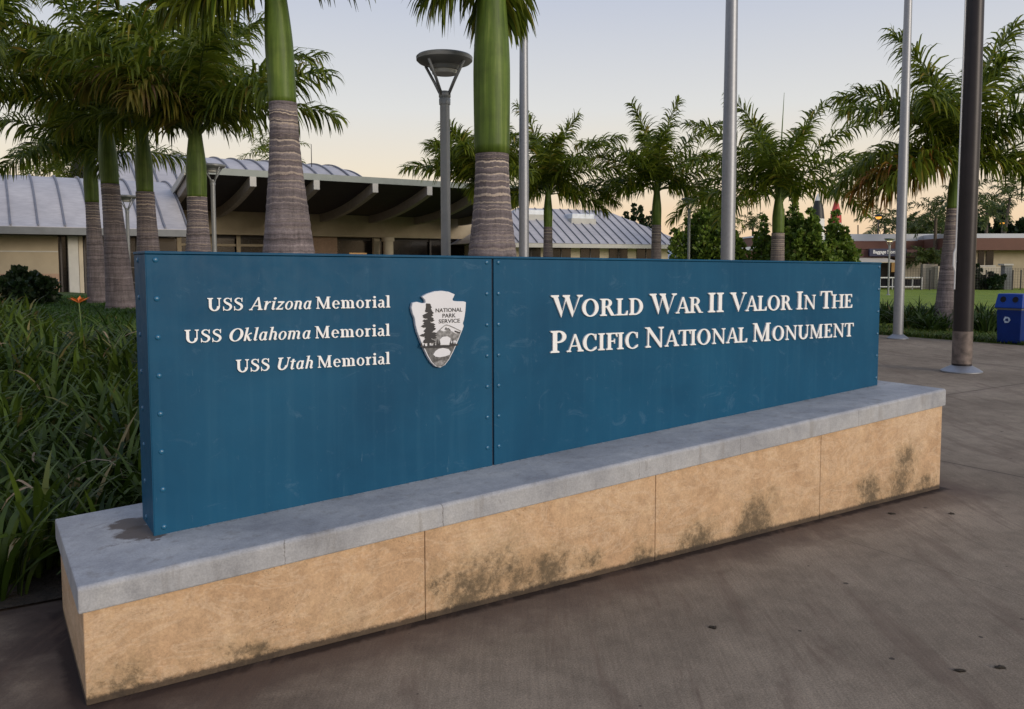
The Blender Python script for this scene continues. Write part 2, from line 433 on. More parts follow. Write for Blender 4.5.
def m_shaft():
    m, t, b = nt('palm_crownshaft')
    v = objco(t)
    st = noise(t, objco(t, (26, 26, 1.0)), 1, 4, .55)
    pt = noise(t, v, 5, 5, .6)
    c0 = ramp(t, st.outputs[0], [(.3, (.055, .092, .012)), (.55, (.095, .15, .02)), (.75, (.16, .21, .045))])
    c1 = mix(t, .35, c0, ramp(t, pt.outputs[0], [(.3, .2), (.7, .8)]), 'OVERLAY')
    c1 = mix(t, ramp(t, noise(t, v, 9, 7, .7).outputs[0], [(.6, 0), (.75, .5)]), c1, (.14, .11, .04))
    L(t, c1, b.inputs['Base Color']); b.inputs['Roughness'].default_value = .5; b.inputs['Specular IOR Level'].default_value = .3
    bump(t, b, st.outputs[0], .12, .01)
    return m
def m_roof(axis_rot, pitch_):
    m, t, b = nt('metal_roof')
    v = objco(t)
    n = noise(t, v, .7, 5, .6); n2 = noise(t, objco(t, (1, 1, 6)), 3, 4)
    c0 = ramp(t, n.outputs[0], [(.3, (.40, .385, .39)), (.7, (.50, .48, .475))])
    L(t, mix(t, .2, c0, ramp(t, n2.outputs[0], [(.3, .25), (.7, .75)]), 'OVERLAY'), b.inputs['Base Color'])
    b.inputs['Roughness'].default_value = .5; b.inputs['Metallic'].default_value = .1
    return m
PCC = 0.4063
M = {}
M['pavement'] = m_pavement(); M['stone'] = m_stone(); M['cap'] = m_cap(); M['blue'] = m_blue()
M['rivet'] = sm('blue_paint_rivet_glint', (.012, .11, .21), .32, var=.1, spec=.7)  # the panel's blue, lightened to paint in the sky highlight on the rivets
M['seam'] = sm('dark_seam', (.006, .02, .045), .7)
M['letter'] = sm('white_letter', (.86, .86, .84), .45, var=.04)
M['emblem'] = sm('emblem_white', (.70, .71, .74), .5, var=.05)
M['ink'] = sm('emblem_black', (.012, .012, .016), .5)
M['inkgrey'] = sm('emblem_grey', (.22, .22, .22), .5, var=.6, vs_=70)
M['inkgrey2'] = sm('emblem_dark_grey', (.10, .10, .10), .5, var=.75, vs_=60)
M['grout'] = sm('grout', (.20, .15, .12), .9)
M['trunk'] = m_trunk(); M['shaft'] = m_shaft(); M['roof'] = m_roof(0, 0)
M['frond'] = m_leaf('palm_leaf', (.05, .088, .008), (.23, .275, .028), (.34, .25, .05), .07, .45)
M['frond_orange'] = m_leaf('palm_leaf_orange', (.08, .12, .012), (.30, .18, .03), (.38, .14, .04), .35, .5)
M['frond_dry'] = m_leaf('palm_leaf_dry', (.10, .13, .015), (.28, .23, .04), (.25, .15, .08), .28, .4)
M['frond_far'] = m_leaf('palm_leaf_far', (.04, .062, .012), (.10, .13, .026), (.12, .10, .04), .06, .3)
M['rachis'] = sm('palm_stem', (.10, .15, .03), .5)
M['strap'] = m_leaf('strap_leaf', (.016, .036, .005), (.10, .15, .020), (.30, .22, .10), .06, .3, .42)
M['lily'] = m_leaf('lily_leaf', (.02, .045, .012), (.05, .085, .02), (.16, .12, .05), .05, .3)
M['bushleaf'] = m_leaf('bush_leaf', (.05, .10, .014), (.20, .28, .045), (.13, .11, .03), .06, .3)
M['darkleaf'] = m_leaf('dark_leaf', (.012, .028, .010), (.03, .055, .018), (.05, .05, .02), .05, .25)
M['bark'] = sm('bark', (.11, .085, .065), .9, var=.4, vs_=12, bmp=.4)
M['soil'] = sm('soil', (.035, .026, .016), .95, var=.4, vs_=9, bmp=.5)
M['alu'] = sm('brushed_aluminium', (.29, .30, .32), .48, .7, .06, 20)
M['paintgrey'] = sm('lamp_grey_paint', (.24, .25, .25), .42, .2, .08, 9)
M['darkpole'] = sm('dark_bronze_pole', (.018, .014, .016), .42, .3, .25, 5)
M['white'] = sm('white_paint', (.72, .72, .70), .5, var=.05)
M['glassw'] = sm('lamp_glass', (.5, .5, .46), .3)
M['beige'] = sm('beige_stucco', (.38, .32, .225), .85, var=.08, vs_=2, bmp=.1)
M['beige2'] = sm('pale_stucco', (.50, .44, .34), .85, var=.08, vs_=2, bmp=.1)
M['brick'] = sm('tan_brick', (.34, .23, .16), .85, var=.15, vs_=8, bmp=.3)
M['fascia'] = sm('grey_green_fascia', (.22, .25, .23), .5, var=.08)
M['trim'] = sm('pale_trim', (.46, .45, .41), .6, var=.08)
M['rib'] = sm('roof_seam_metal', (.16, .165, .19), .5)
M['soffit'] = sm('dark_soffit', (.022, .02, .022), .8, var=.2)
M['beam'] = sm('timber_beam', (.30, .27, .24), .7, var=.15, vs_=5)
M['beamend'] = sm('beam_end_paint', (.46, .45, .42), .6, var=.06)
M['winfr'] = sm('dark_frame', (.03, .022, .02), .5)
M['brown'] = sm('brown_fascia', (.125, .052, .035), .7, var=.1, vs_=1)
M['brown2'] = sm('dark_brown_fascia', (.085, .033, .028), .7, var=.1, vs_=1)
M['navy'] = sm('navy_sign', (.012, .016, .055), .5)
M['roofwhite'] = sm('white_roof_edge', (.50, .53, .56), .6, var=.05, vs_=.5)
M['block'] = sm('site_wall_block', (.34, .30, .25), .85, var=.12, vs_=3, bmp=.2)
M['greyblock'] = sm('grey_pillar', (.20, .21, .21), .85, var=.1, vs_=3)
M['black'] = sm('black_metal', (.012, .012, .012), .5)
M['bin'] = sm('blue_plastic', (.0, .018, .13), .5, spec=.2, var=.12, vs_=4)
M['bintop'] = sm('blue_plastic_lid', (.0, .04, .27), .45, spec=.25, var=.1, vs_=4)
M['hole'] = sm('dark_opening', (.004, .004, .008), .9)
M['binmark'] = sm('pale_mark', (.45, .55, .68), .5)
M['red'] = sm('red_paint', (.50, .04, .035), .45, var=.08)
M['flower'] = sm('orange_petal', (.70, .16, .02), .5)
M['skylight'] = sm('skylight_dome', (.62, .66, .70), .3)
def m_glass():
    m, t, b = nt('dark_window')
    n = noise(t, objco(t), .8, 3)
    L(t, ramp(t, n.outputs[0], [(.35, (.006, .006, .008)), (.7, (.03, .022, .018))]), b.inputs['Base Color'])
    b.inputs['Roughness'].default_value = .12
    return m
M['glass'] = m_glass()
def m_em(name, c, s):
    m, t, b = nt(name)
    b.inputs['Base Color'].default_value = (*c, 1)
    b.inputs['Emission Color'].default_value = (*c, 1); b.inputs['Emission Strength'].default_value = s
    return m
M['amber'] = m_em('amber_lamp_light', (1.0, .42, .06), 1.1)
M['warm'] = m_em('warm_lamp_light', (1.0, .85, .5), 1.0)
M['warmwin'] = m_em('warm_window_light', (.75, .42, .16), .22)
def m_lawn():
    m, t, b = nt('lawn_grass')
    v = objco(t)
    n1 = noise(t, v, .35, 5, .6); n2 = noise(t, objco(t, (1, 3, 1)), 7, 6, .7); n3 = noise(t, v, 60, 3, .7)
    c0 = ramp(t, n1.outputs[0], [(.3, (.14, .22, .010)), (.7, (.24, .31, .018))])
    c1 = mix(t, .6, c0, ramp(t, n2.outputs[0], [(.3, .2), (.7, .8)]), 'OVERLAY')
    c2 = mix(t, .5, c1, ramp(t, n3.outputs[0], [(.3, .1), (.7, .9)]), 'OVERLAY')
    L(t, c2, b.inputs['Base Color']); b.inputs['Roughness'].default_value = .9
    bump(t, b, n3.outputs[0], 1.0, .05)
    return m
M['lawn'] = m_lawn()
M['farground'] = sm('far_ground', (.10, .11, .06), .95, var=.3, vs_=.05)
M['hill'] = sm('far_hill_hazed', (.30, .34, .42), .95, var=.08, vs_=.004)  # distance haze is mixed into this pale blue-grey

# ------------------------------------------------------------------ setting
def sheet(name, pts, z, mat):
    o = MB().add([(p[0], p[1], z) for p in pts], [tuple(range(len(pts)))]).build(name, mat)
    return tag(o, kind='structure')
sheet('ground', [(-3000, -3000), (3000, -3000), (3000, 3000), (-3000, 3000)], -.03, M['farground'])
def SP(u, v): 
    p = S(u, v, 0); return (p.x, p.y)
EDGE_U = 17.35
sheet('pavement', [SP(-30, -25), SP(EDGE_U, -25), SP(EDGE_U, 48), SP(-30, 48)], 0.0, M['pavement'])
sheet('lawn', [SP(EDGE_U, -25), SP(110, -25), SP(110, 60), SP(EDGE_U, 60)], 0.006, M['lawn'])
# planted bank left of and behind the sign
def bank():
    us = np.linspace(-22, 6.4, 71); vv = np.concatenate([np.linspace(1.16, 10, 36), np.linspace(10.7, 46, 30)])
    V = []; F = []
    for j, v in enumerate(vv):
        for i, u in enumerate(us):
            p = S(u, v, 0)
            h = berm(p.x, p.y)
            V.append((p.x, p.y, h + .012))
    n = len(us)
    for j in range(len(vv) - 1):
        for i in range(n - 1): F.append((j * n + i, j * n + i + 1, (j + 1) * n + i + 1, (j + 1) * n + i))
    m, t, b = nt('bank_ground')
    v = objco(t)
    sp = N(t, 'SeparateXYZ'); L(t, objco(t, rot=(0, 0, -TH)), sp.inputs[0])
    g = ramp(t, noise(t, v, 14, 5, .7).outputs[0], [(.3, (.03, .06, .012)), (.7, (.075, .12, .022))])
    d = ramp(t, noise(t, v, 8, 5, .7).outputs[0], [(.3, (.018, .014, .009)), (.7, (.05, .035, .022))])
    f = ramp(t, mth(t, 'ADD', mth(t, 'DIVIDE', sp.outputs['Y'], 100), 0), [((V0 + 15.5) / 100, 0), ((V0 + 17.0) / 100, 1)])
    L(t, mix(t, f, d, g), b.inputs['Base Color']); b.inputs['Roughness'].default_value = .95
    bump(t, b, noise(t, v, 30, 4).outputs[0], .8, .04)
    o = MB().add(V, F).build('planted_bank', m, smooth=True)
    tag(o, kind='structure')
bank()
def hills():
    b = MB(); V = []; F = []
    xs = np.linspace(-400, 2600, 90)
    for i, x in enumerate(xs):
        t_ = (x + 400) / 3000
        h = 55 + 38 * sstep((x - 500) / 500) + 10 * math.sin(x * .011) + 5 * math.sin(x * .031 + 1)
        V += [(x, 2300, -2), (x, 2500, h * sstep((x + 400) / 500)), (x, 2800, -2)]
    for i in range(len(xs) - 1):
        for k in range(2): F.append((i * 3 + k, i * 3 + 3 + k, i * 3 + 4 + k, i * 3 + 1 + k))
    tag(b.add(V, F).build('hills', M['hill'], smooth=True), kind='structure')
hills()

# ------------------------------------------------------------------ the monument sign
SL, SW = 5.489, 0.971
def hb(u): return 0.351 + (0.603 - 0.351) * u / SL
def hc(u): return 0.4512 + (0.7251 - 0.4512) * u / SL
PA, PB, PC, PD, PSM = 0.3137, 5.3223, 0.4063, 0.7058, 1.9835
def ht(u): return 1.6658 + (1.6266 - 1.6658) * (u - PA) / (PB - PA)
sign = empty('monument_sign', S(0, 0, 0), 'long blue riveted entrance sign with white raised words on a tan stone bench base', 'sign')

# stone slabs
gcore = MB().hexa([S(.02, .02, 0), S(SL - .02, .02, 0), S(SL - .02, SW - .02, 0), S(.02, SW - .02, 0),
                   S(.02, .02, hb(0)), S(SL - .02, .02, hb(SL)), S(SL - .02, SW - .02, hb(SL)), S(.02, SW - .02, hb(0))]).build('base_core', M['grout'], sign)
us = [0, 1.376, 2.762, 4.147, SL]
def slab(u0, u1, v0, v1):
    b = MB().hexa([S(u0, v0, 0), S(u1, v0, 0), S(u1, v1, 0), S(u0, v1, 0), S(u0, v0, hb(u0) - .001), S(u1, v0, hb(u1) - .001), S(u1, v1, hb(u1) - .001), S(u0, v1, hb(u0) - .001)])
    return b.build('stone_slab', M['stone'], sign, bevel=.0025, seg=1)
for i in range(4):
    slab(us[i] + (.0015 if i else 0), us[i + 1] - (.0015 if i < 3 else 0), 0, .04)
    slab(us[i] + (.0015 if i else 0), us[i + 1] - (.0015 if i < 3 else 0), SW - .04, SW)
slab(0, .04, .0425, SW - .0425); slab(SL - .04, SL, .0425, SW - .0425)
# concrete coping: a swept slab with softly worn edges
def coping():
    V = []; F = []
    o_ = .016; c_ = .012
    n = 120
    rnd = random.Random(3)
    prof = lambda u, k: [(-o_, hb(u) + .001), (-o_, hc(u) - c_), (-o_ + c_, hc(u)), (SW + o_ - c_, hc(u)), (SW + o_, hc(u) - c_), (SW + o_, hb(u) + .001)]
    for k in range(n + 1):
        u = -o_ + (SL + 2 * o_) * k / n
        for j, (v, z) in enumerate(prof(u, k)):
            jt = .0008 * math.sin(k * 1.7 + j) * math.sin(k * .43) + rnd.uniform(-.0006, .0006)
            V.append(S(u, v + (jt if j in (1, 2) else 0), z + (jt if j in (1, 2) else 0)))
    m = 6
    for k in range(n):
        for j in range(m): F.append((k * m + j, (k + 1) * m + j, (k + 1) * m + (j + 1) % m, k * m + (j + 1) % m))
    F.append(tuple(range(m))); F.append(tuple(n * m + j for j in reversed(range(m))))
    return MB().add(V, F).build('concrete_cap', M['cap'], sign, bevel=.006, seg=2)
cap = coping()
# crack lines across the front edge of the cap: shallow joints
# blue cabinet
def skin(name, ua, ub, va, vb, zt=0, parent=sign):
    return MB().hexa([S(ua, va, hc(ua) - .01), S(ub, va, hc(ub) - .01), S(ub, vb, hc(ub) - .01), S(ua, vb, hc(ua) - .01),
                      S(ua, va, ht(ua) + zt), S(ub, va, ht(ub) + zt), S(ub, vb, ht(ub) + zt), S(ua, vb, ht(ua) + zt)]).build(name, M['blue'] if name != 'panel_core' else M['seam'], parent, bevel=0 if name == 'panel_core' else .0015, seg=1)
skin('panel_core', PA + .012, PB - .012, PC + .010, PD - .010, -.014)
pl = skin('face_panel', PA, PSM - .006, PC, PC + .01, -.014)
pr = skin('face_panel', PSM + .006, PB, PC, PC + .01, -.014)
skin('back_panel', PA, PB, PD - .01, PD, -.014)
pe = skin('end_panel', PA, PA + .012, PC + .0105, PD - .0105, -.014)
pe2 = skin('end_panel', PB - .012, PB, PC + .0105, PD - .0105, -.014)
lid = MB().hexa([S(PA - .003, PC - .004, ht(PA) - .0115), S(PB + .003, PC - .004, ht(PB) - .0115), S(PB + .003, PD + .004, ht(PB) - .0115), S(PA - .003, PD + .004, ht(PA) - .0115),
                 S(PA - .003, PC - .004, ht(PA)), S(PB + .003, PC - .004, ht(PB)), S(PB + .003, PD + .004, ht(PB)), S(PA - .003, PD + .004, ht(PA))]).build('top_cap', M['blue'], sign, bevel=.002, seg=1)
# folded corner strip on the end face
MB().hexa([S(PA - .003, PC - .0005, hc(PA) - .01), S(PA, PC - .0005, hc(PA) - .01), S(PA, PC + .022, hc(PA) - .01), S(PA - .003, PC + .022, hc(PA) - .01),
           S(PA - .003, PC - .0005, ht(PA) - .0135), S(PA, PC - .0005, ht(PA) - .0135), S(PA, PC + .022, ht(PA) - .0135), S(PA - .003, PC + .022, ht(PA) - .0135)]).build('corner_strip', M['blue'], sign)
def rivet(p, nrm, parent, r=.0115, h=.0065):
    nrm = nrm.normalized(); a = nrm.orthogonal().normalized(); b_ = nrm.cross(a)
    V = []; F = []
    pr_ = [(1, -.0005 / h), (1, .2), (.82, .62), (.5, .9), (.15, 1)]
    for rr, hh in pr_:
        for k in range(14):
            w = 2 * PI * k / 14
            V.append(p + (a * math.cos(w) + b_ * math.sin(w)) * r * rr + nrm * h * hh)
    for i in range(len(pr_) - 1):
        for k in range(14): F.append((i * 14 + k, i * 14 + (k + 1) % 14, (i + 1) * 14 + (k + 1) % 14, (i + 1) * 14 + k))
    F.append(tuple(4 * 14 + k for k in range(14)))
    MB().add(V, F).build('rivet', M['rivet'], parent, smooth=True)
for k in range(8): rivet(S(.351, PC, 1.629 - .1613 * k), -EV, pl)
for k in range(7):
    rivet(S(1.948, PC, 1.621 - .162 * k), -EV, pl); rivet(S(2.018, PC, 1.621 - .162 * k), -EV, pr)
for k in range(6): rivet(S(5.301, PC, 1.592 - .1638 * k), -EV, pr)
for k in range(8): rivet(S(PA, .60, 1.629 - .1613 * k), -EU, pe)
for k in range(6): rivet(S(PB, .55, 1.592 - .1638 * k), EU, pe2)

# ---- lettering: serif glyphs drawn as strokes, unit cap height
def ring(cx, cy, rx, ry, tx, ty, a0, a1, n=22):
    o = []; i = []
    for k in range(n + 1):
        a = R(a0 + (a1 - a0) * k / n)
        o.append((cx + rx * math.cos(a), cy + ry * math.sin(a)))
        i.append((cx + (rx - tx) * math.cos(a), cy + (ry - ty) * math.sin(a)))
    return [o[k:k + 2] + [i[k + 1], i[k]] for k in range(n)]
def rc(x0, y0, x1, y1): return [[(x0, y0), (x1, y0), (x1, y1), (x0, y1)]]
def pg(*p): return [list(p)]
def stroke(pts, w, n=5):
    """Catmull-Rom path with a width at each knot"""
    P = [pts[0]] + list(pts) + [pts[-1]]; W = [w[0]] + list(w) + [w[-1]]
    Q = []
    for i in range(1, len(P) - 2):
        for k in range(n):
            t = k / n
            f = lambda a, b, c, d: .5 * (2 * b + (c - a) * t + (2 * a - 5 * b + 4 * c - d) * t * t + (3 * b - a - 3 * c + d) * t ** 3)
            Q.append((f(P[i - 1][0], P[i][0], P[i + 1][0], P[i + 2][0]), f(P[i - 1][1], P[i][1], P[i + 1][1], P[i + 2][1]), f(W[i - 1], W[i], W[i + 1], W[i + 2])))
    Q.append((P[-2][0], P[-2][1], W[-2]))
    Lf = []; Rt = []
    for i in range(len(Q)):
        a = Q[max(i - 1, 0)]; b = Q[min(i + 1, len(Q) - 1)]
        dx, dy = b[0] - a[0], b[1] - a[1]; l = math.hypot(dx, dy) or 1
        nx, ny = -dy / l, dx / l; h = Q[i][2] / 2
        Lf.append((Q[i][0] + nx * h, Q[i][1] + ny * h)); Rt.append((Q[i][0] - nx * h, Q[i][1] - ny * h))
    return [[Rt[k], Rt[k + 1], Lf[k + 1], Lf[k]] for k in range(len(Q) - 1)]
T_, H_, s_ = .175, .07, .055          # stem, hair line, serif thickness
def stem(x, y0=0, y1=1, w=T_): return rc(x, y0, x + w, y1)
def serb(x, w=T_, e=.09, y=0):   # foot serif with little brackets
    return pg((x - e, y), (x + w + e, y), (x + w + e, y + s_), (x + w, y + s_ + .05), (x, y + s_ + .05), (x - e, y + s_))
def sert(x, w=T_, e=.09, y=1):
    return pg((x - e, y), (x - e, y - s_), (x, y - s_ - .05), (x + w, y - s_ - .05), (x + w + e, y - s_), (x + w + e, y))
G = {}
G['I'] = (.40, stem(.11) + serb(.11) + sert(.11))
G['L'] = (.66, stem(.11) + serb(.11) + sert(.11) + rc(.2, 0, .56, H_) + pg((.50, 0), (.63, 0), (.65, .27), (.60, .27), (.50, H_)))
G['D'] = (.86, stem(.11) + serb(.11) + sert(.11) + ring(.34, .5, .46, .5, T_ + .01, H_, -90, 90) + rc(.2, 0, .35, H_) + rc(.2, 1 - H_, .35, 1))
G['O'] = (.92, ring(.46, .5, .43, .52, T_ + .01, H_, 0, 360, 40))
G['C'] = (.80, ring(.46, .5, .43, .52, T_ + .01, H_, 52, 318, 34) + pg((.69, .62), (.74, .62), (.75, .96), (.71, .98), (.60, .92)) + pg((.66, .03), (.72, .11), (.77, .23), (.73, .25), (.64, .12)))
G['R'] = (.83, stem(.11) + serb(.11) + sert(.11) + ring(.34, .745, .30, .255, T_ - .01, H_, -90, 90) + rc(.2, 1 - H_, .35, 1) + rc(.2, .49, .35, .49 + H_) + pg((.34, .53), (.52, .53), (.76, .05), (.86, .05), (.86, 0), (.60, 0)))
G['P'] = (.72, stem(.11) + serb(.11) + sert(.11) + ring(.34, .72, .32, .28, T_ - .01, H_, -90, 90) + rc(.2, 1 - H_, .35, 1) + rc(.2, .44, .35, .44 + H_))
G['A'] = (.88, pg((.40, 1.02), (.49, 1.02), (.83, 0), (.635, 0)) + pg((.40, 1.02), (.44, .86), (.16, 0), (.09, 0)) + rc(.22, .30, .66, .365) + serb(.09, .07, .08) + serb(.635, .195, .06))
G['V'] = (.86, pg((.05, 1), (.25, 1), (.50, .22), (.44, -.02)) + pg((.44, -.02), (.50, .16), (.73, 1), (.80, 1)) + sert(.05, .19, .06) + sert(.72, .07, .08))
G['W'] = (1.26, pg((.05, 1), (.24, 1), (.44, .24), (.40, -.02)) + pg((.40, -.02), (.44, .18), (.63, .95), (.57, .90)) + pg((.50, 1), (.69, 1), (.89, .24), (.84, -.02)) + pg((.84, -.02), (.89, .16), (1.12, 1), (1.18, 1)) + sert(.05, .19, .06) + sert(.50, .19, .05) + sert(1.11, .07, .08))
G['N'] = (.94, stem(.15, 0, 1, .07) + serb(.15, .07, .09) + pg((.05, 1), (.25, 1), (.84, .10), (.84, -.02), (.76, -.02), (.15, .87)) + stem(.77, 0, 1, .07) + sert(.77, .07, .09) + rc(.03, 1 - s_, .2, 1))
G['M'] = (1.12, stem(.13, 0, 1, .07) + serb(.13, .07, .08) + pg((.08, 1), (.27, 1), (.585, .22), (.54, -.0)) + pg((.54, 0), (.585, .18), (.83, 1), (.90, 1), (.60, 0)) + stem(.80, 0, 1, T_) + serb(.80) + rc(.03, 1 - s_, .25, 1) + rc(.83, 1 - s_, 1.06, 1))
G['T'] = (.80, stem(.31) + serb(.31) + rc(.05, 1 - H_, .75, 1) + pg((.03, 1), (.12, 1), (.12, .93), (.06, .73), (.02, .73)) + pg((.68, 1), (.77, 1), (.78, .73), (.74, .73), (.68, .93)))
G['H'] = (.98, stem(.11) + serb(.11) + sert(.11) + stem(.70) + serb(.70) + sert(.70) + rc(.2, .48, .75, .48 + H_))
G['E'] = (.72, stem(.11) + serb(.11) + sert(.11) + rc(.2, 0, .6, H_) + rc(.2, 1 - H_, .58, 1) + rc(.2, .48, .5, .48 + H_) + pg((.53, 0), (.66, 0), (.68, .25), (.63, .25), (.53, H_)) + pg((.53, 1), (.63, 1), (.64, .77), (.60, .77), (.53, 1 - H_)) + rc(.46, .38, .505, .65))
G['F'] = (.67, stem(.11) + serb(.11) + sert(.11) + rc(.2, 1 - H_, .58, 1) + rc(.2, .47, .5, .47 + H_) + pg((.53, 1), (.63, 1), (.64, .75), (.60, .75), (.53, 1 - H_)) + rc(.46, .36, .505, .65))
G['U'] = (.92, stem(.13, .35, 1) + sert(.13) + stem(.74, .35, 1, .07) + sert(.74, .07) + ring(.47, .36, .34, .38, T_, .09, 180, 360))
G['S'] = (.66, stroke([(.56, .80), (.47, .93), (.31, .965), (.17, .86), (.17, .70), (.33, .56), (.50, .43), (.54, .25), (.43, .08), (.27, .035), (.11, .13), (.08, .26)], [.04, .06, .075, .10, .13, .17, .17, .14, .10, .07, .06, .04]) + pg((.545, .68), (.59, .68), (.60, .99), (.56, .99), (.52, .90)) + pg((.05, 0), (.09, 0), (.14, .10), (.095, .33), (.05, .33)))
xh = .68
G['e'] = (.60, ring(.31, .335, .27, .355, .145, .06, 60, 320, 26) + ring(.31, .335, .27, .355, .125, .06, 0, 62, 8) + rc(.10, .34, .575, .395))
G['m'] = (1.10, stem(.12, 0, xh) + serb(.12, T_, .07) + pg((.03, xh - .05), (.12, xh - .10), (.2, xh), (.2, xh + .04), (.03, xh - .01)) + ring(.42, .46, .215, .24, .165, .08, 0, 125, 12) + stem(.47, 0, .47, .165) + serb(.47, .165, .06) + ring(.76, .46, .215, .24, .165, .08, 0, 125, 12) + stem(.81, 0, .47, .165) + serb(.81, .165, .07))
G['o'] = (.64, ring(.32, .335, .29, .355, .145, .06, 0, 360, 30))
G['r'] = (.52, stem(.12, 0, xh) + serb(.12, T_, .07) + pg((.03, xh - .05), (.12, xh - .10), (.2, xh), (.2, xh + .04), (.03, xh - .01)) + stroke([(.27, .50), (.34, .62), (.46, .635)], [.05, .09, .14]))
G['i'] = (.37, stem(.11, 0, xh) + serb(.11, T_, .07) + pg((.02, xh - .05), (.11, xh - .10), (.285, xh - .1), (.285, xh + .03), (.02, xh - .01)) + ring(.195, .91, .10, .10, .10, .10, 0, 360, 14))
G['a'] = (.60, stem(.36, .06, .50, .155) + ring(.30, .47, .215, .225, .155, .07, 0, 150, 14) + ring(.245, .19, .195, .20, .13, .06, 60, 345, 18) + rc(.25, .345, .40, .395) + stroke([(.43, .10), (.50, .025), (.60, .04)], [.13, .08, .04]))
G['l'] = (.37, stem(.11, 0, 1.03) + serb(.11, T_, .07) + pg((.02, 1.0), (.11, .95), (.285, .95), (.285, 1.06), (.02, 1.04)))
# italic forms
it = {}
it['A'] = (.86, G['A'][1]); it['O'] = (.88, G['O'][1]); it['U'] = (.90, G['U'][1])
it['r'] = (.46, stem(.09, 0, xh, .14) + pg((.0, xh - .06), (.1, xh - .02), (.23, xh), (.23, xh + .03), (0, xh - .01)) + stroke([(.22, .40), (.31, .60), (.43, .63)], [.05, .08, .13]))
it['i'] = (.33, stem(.09, .05, xh, .14) + pg((.0, xh - .07), (.1, xh - .02), (.23, xh), (.23, xh + .03), (0, xh - .02)) + stroke([(.15, .08), (.20, .02), (.32, .08)], [.10, .07, .035]) + ring(.18, .91, .09, .09, .09, .09, 0, 360, 14))
it['z'] = (.53, rc(.06, .55, .48, .67) + rc(.03, 0, .46, .11) + pg((.36, .6), (.47, .6), (.15, .06), (.03, .06)) + rc(.44, 0, .48, .18))
it['o'] = (.58, ring(.29, .335, .26, .355, .13, .06, 0, 360, 30))
it['n'] = (.62, stem(.08, 0, xh, .14) + pg((.0, xh - .07), (.1, xh - .02), (.21, xh), (.21, xh + .03), (0, xh - .02)) + ring(.33, .45, .20, .25, .145, .08, 0, 130, 12) + stem(.385, .07, .47, .145) + stroke([(.45, .08), (.50, .02), (.62, .09)], [.10, .07, .035]))
it['a'] = (.60, ring(.27, .335, .23, .355, .13, .06, 40, 320, 26) + stem(.37, .06, xh, .14) + stroke([(.44, .08), (.49, .02), (.60, .09)], [.10, .07, .035]))
it['k'] = (.60, stem(.09, 0, 1.03, .14) + pg((.0, .98), (.1, 1.0), (.23, 1.03), (.23, 1.06), (0, 1.02)) + stroke([(.20, .33), (.34, .52), (.50, .60)], [.05, .06, .12]) + stroke([(.26, .42), (.38, .18), (.47, .03), (.60, .08)], [.10, .14, .10, .035]))
it['l'] = (.33, stem(.09, .05, 1.03, .14) + pg((.0, .98), (.1, 1.0), (.23, 1.03), (.23, 1.06), (0, 1.02)) + stroke([(.15, .08), (.20, .02), (.32, .08)], [.10, .07, .035]))
it['h'] = (.62, stem(.09, 0, 1.03, .14) + pg((.0, .98), (.1, 1.0), (.23, 1.03), (.23, 1.06), (0, 1.02)) + ring(.34, .45, .20, .25, .145, .08, 0, 130, 12) + stem(.395, .07, .47, .145) + stroke([(.46, .08), (.51, .02), (.62, .09)], [.10, .07, .035]))
it['m'] = (.98, stem(.08, 0, xh, .14) + pg((.0, xh - .07), (.1, xh - .02), (.21, xh), (.21, xh + .03), (0, xh - .02)) + ring(.33, .45, .19, .25, .14, .08, 0, 130, 12) + stem(.38, 0, .47, .14) + ring(.63, .45, .20, .25, .14, .08, 0, 130, 12) + stem(.69, .07, .47, .14) + stroke([(.76, .08), (.81, .02), (.93, .09)], [.10, .07, .035]))
it['t'] = (.42, stem(.12, .08, .84, .14) + rc(.02, xh - .06, .38, xh + .01) + stroke([(.19, .12), (.24, .02), (.38, .09)], [.12, .08, .04]))
KN = ()
def layout(runs):
    """runs: (text, scale, italic) -> polygons, total width"""
    x = 0; out = []
    for text, k, ital in runs:
        for ch in text:
            if ch == ' ':
                x += .30 * k if ital is not None else .3 * k; continue
            adv, polys = (it if ital else G)[ch]
            for p in polys:
                out.append([((px + (.21 * py if ital else 0)) * k + x, py * k) for px, py in p])
            x += (adv + .035 - (.085 if (ch in 'WVPTFA' and not ital and adv > .5 and ch + '*' not in KN) else 0)) * k
    return out, x
def lettering(runs, u0, z0, u1, z1, h, depth=.008, mat=None):
    polys, w = layout(runs)
    sx_ = (u1 - u0) / w
    b = MB()
    for i, p in enumerate(polys):
        d = depth + .00006 * (i % 17)
        def T(x, y, e):
            u = u0 - (.007 if u0 > 2 else .003) + x * sx_
            return S(u, PC - e, z0 + (z1 - z0) * (x / w) + y * h)
        area = sum(p[k][0] * p[(k + 1) % len(p)][1] - p[(k + 1) % len(p)][0] * p[k][1] for k in range(len(p)))
        if area < 0: p = p[::-1]
        b.prism(p[::-1], T, -.002 + .001, d)
    o = b.build('lettering', mat or M['letter'], sign)
    return o
k_ = .80
def caps(s):
    r = []
    for w in s.split(' '):
        r += [(w[0], 1, False), (w[1:] + ' ', k_, False)] if w not in ('II',) else [('II ', 1, False)]
    t, k2, i2 = r[-1]; r[-1] = (t.rstrip(), k2, i2)
    return r
lettering([('USS ', 1, False), ('Arizona', 1, True), (' ', 1, None), ('Memorial', 1, False)], .552, 1.411, 1.406, 1.403, .0555)
lettering([('USS ', 1, False), ('Oklahoma', 1, True), (' ', 1, None), ('Memorial', 1, False)], .456, 1.278, 1.403, 1.266, .0555)
lettering([('USS ', 1, False), ('Utah', 1, True), (' ', 1, None), ('Memorial', 1, False)], .665, 1.138, 1.401, 1.129, .0555)
lettering(caps('WORLD WAR II VALOR IN THE'), 2.357, 1.321, 5.0, 1.302, .122, .010)
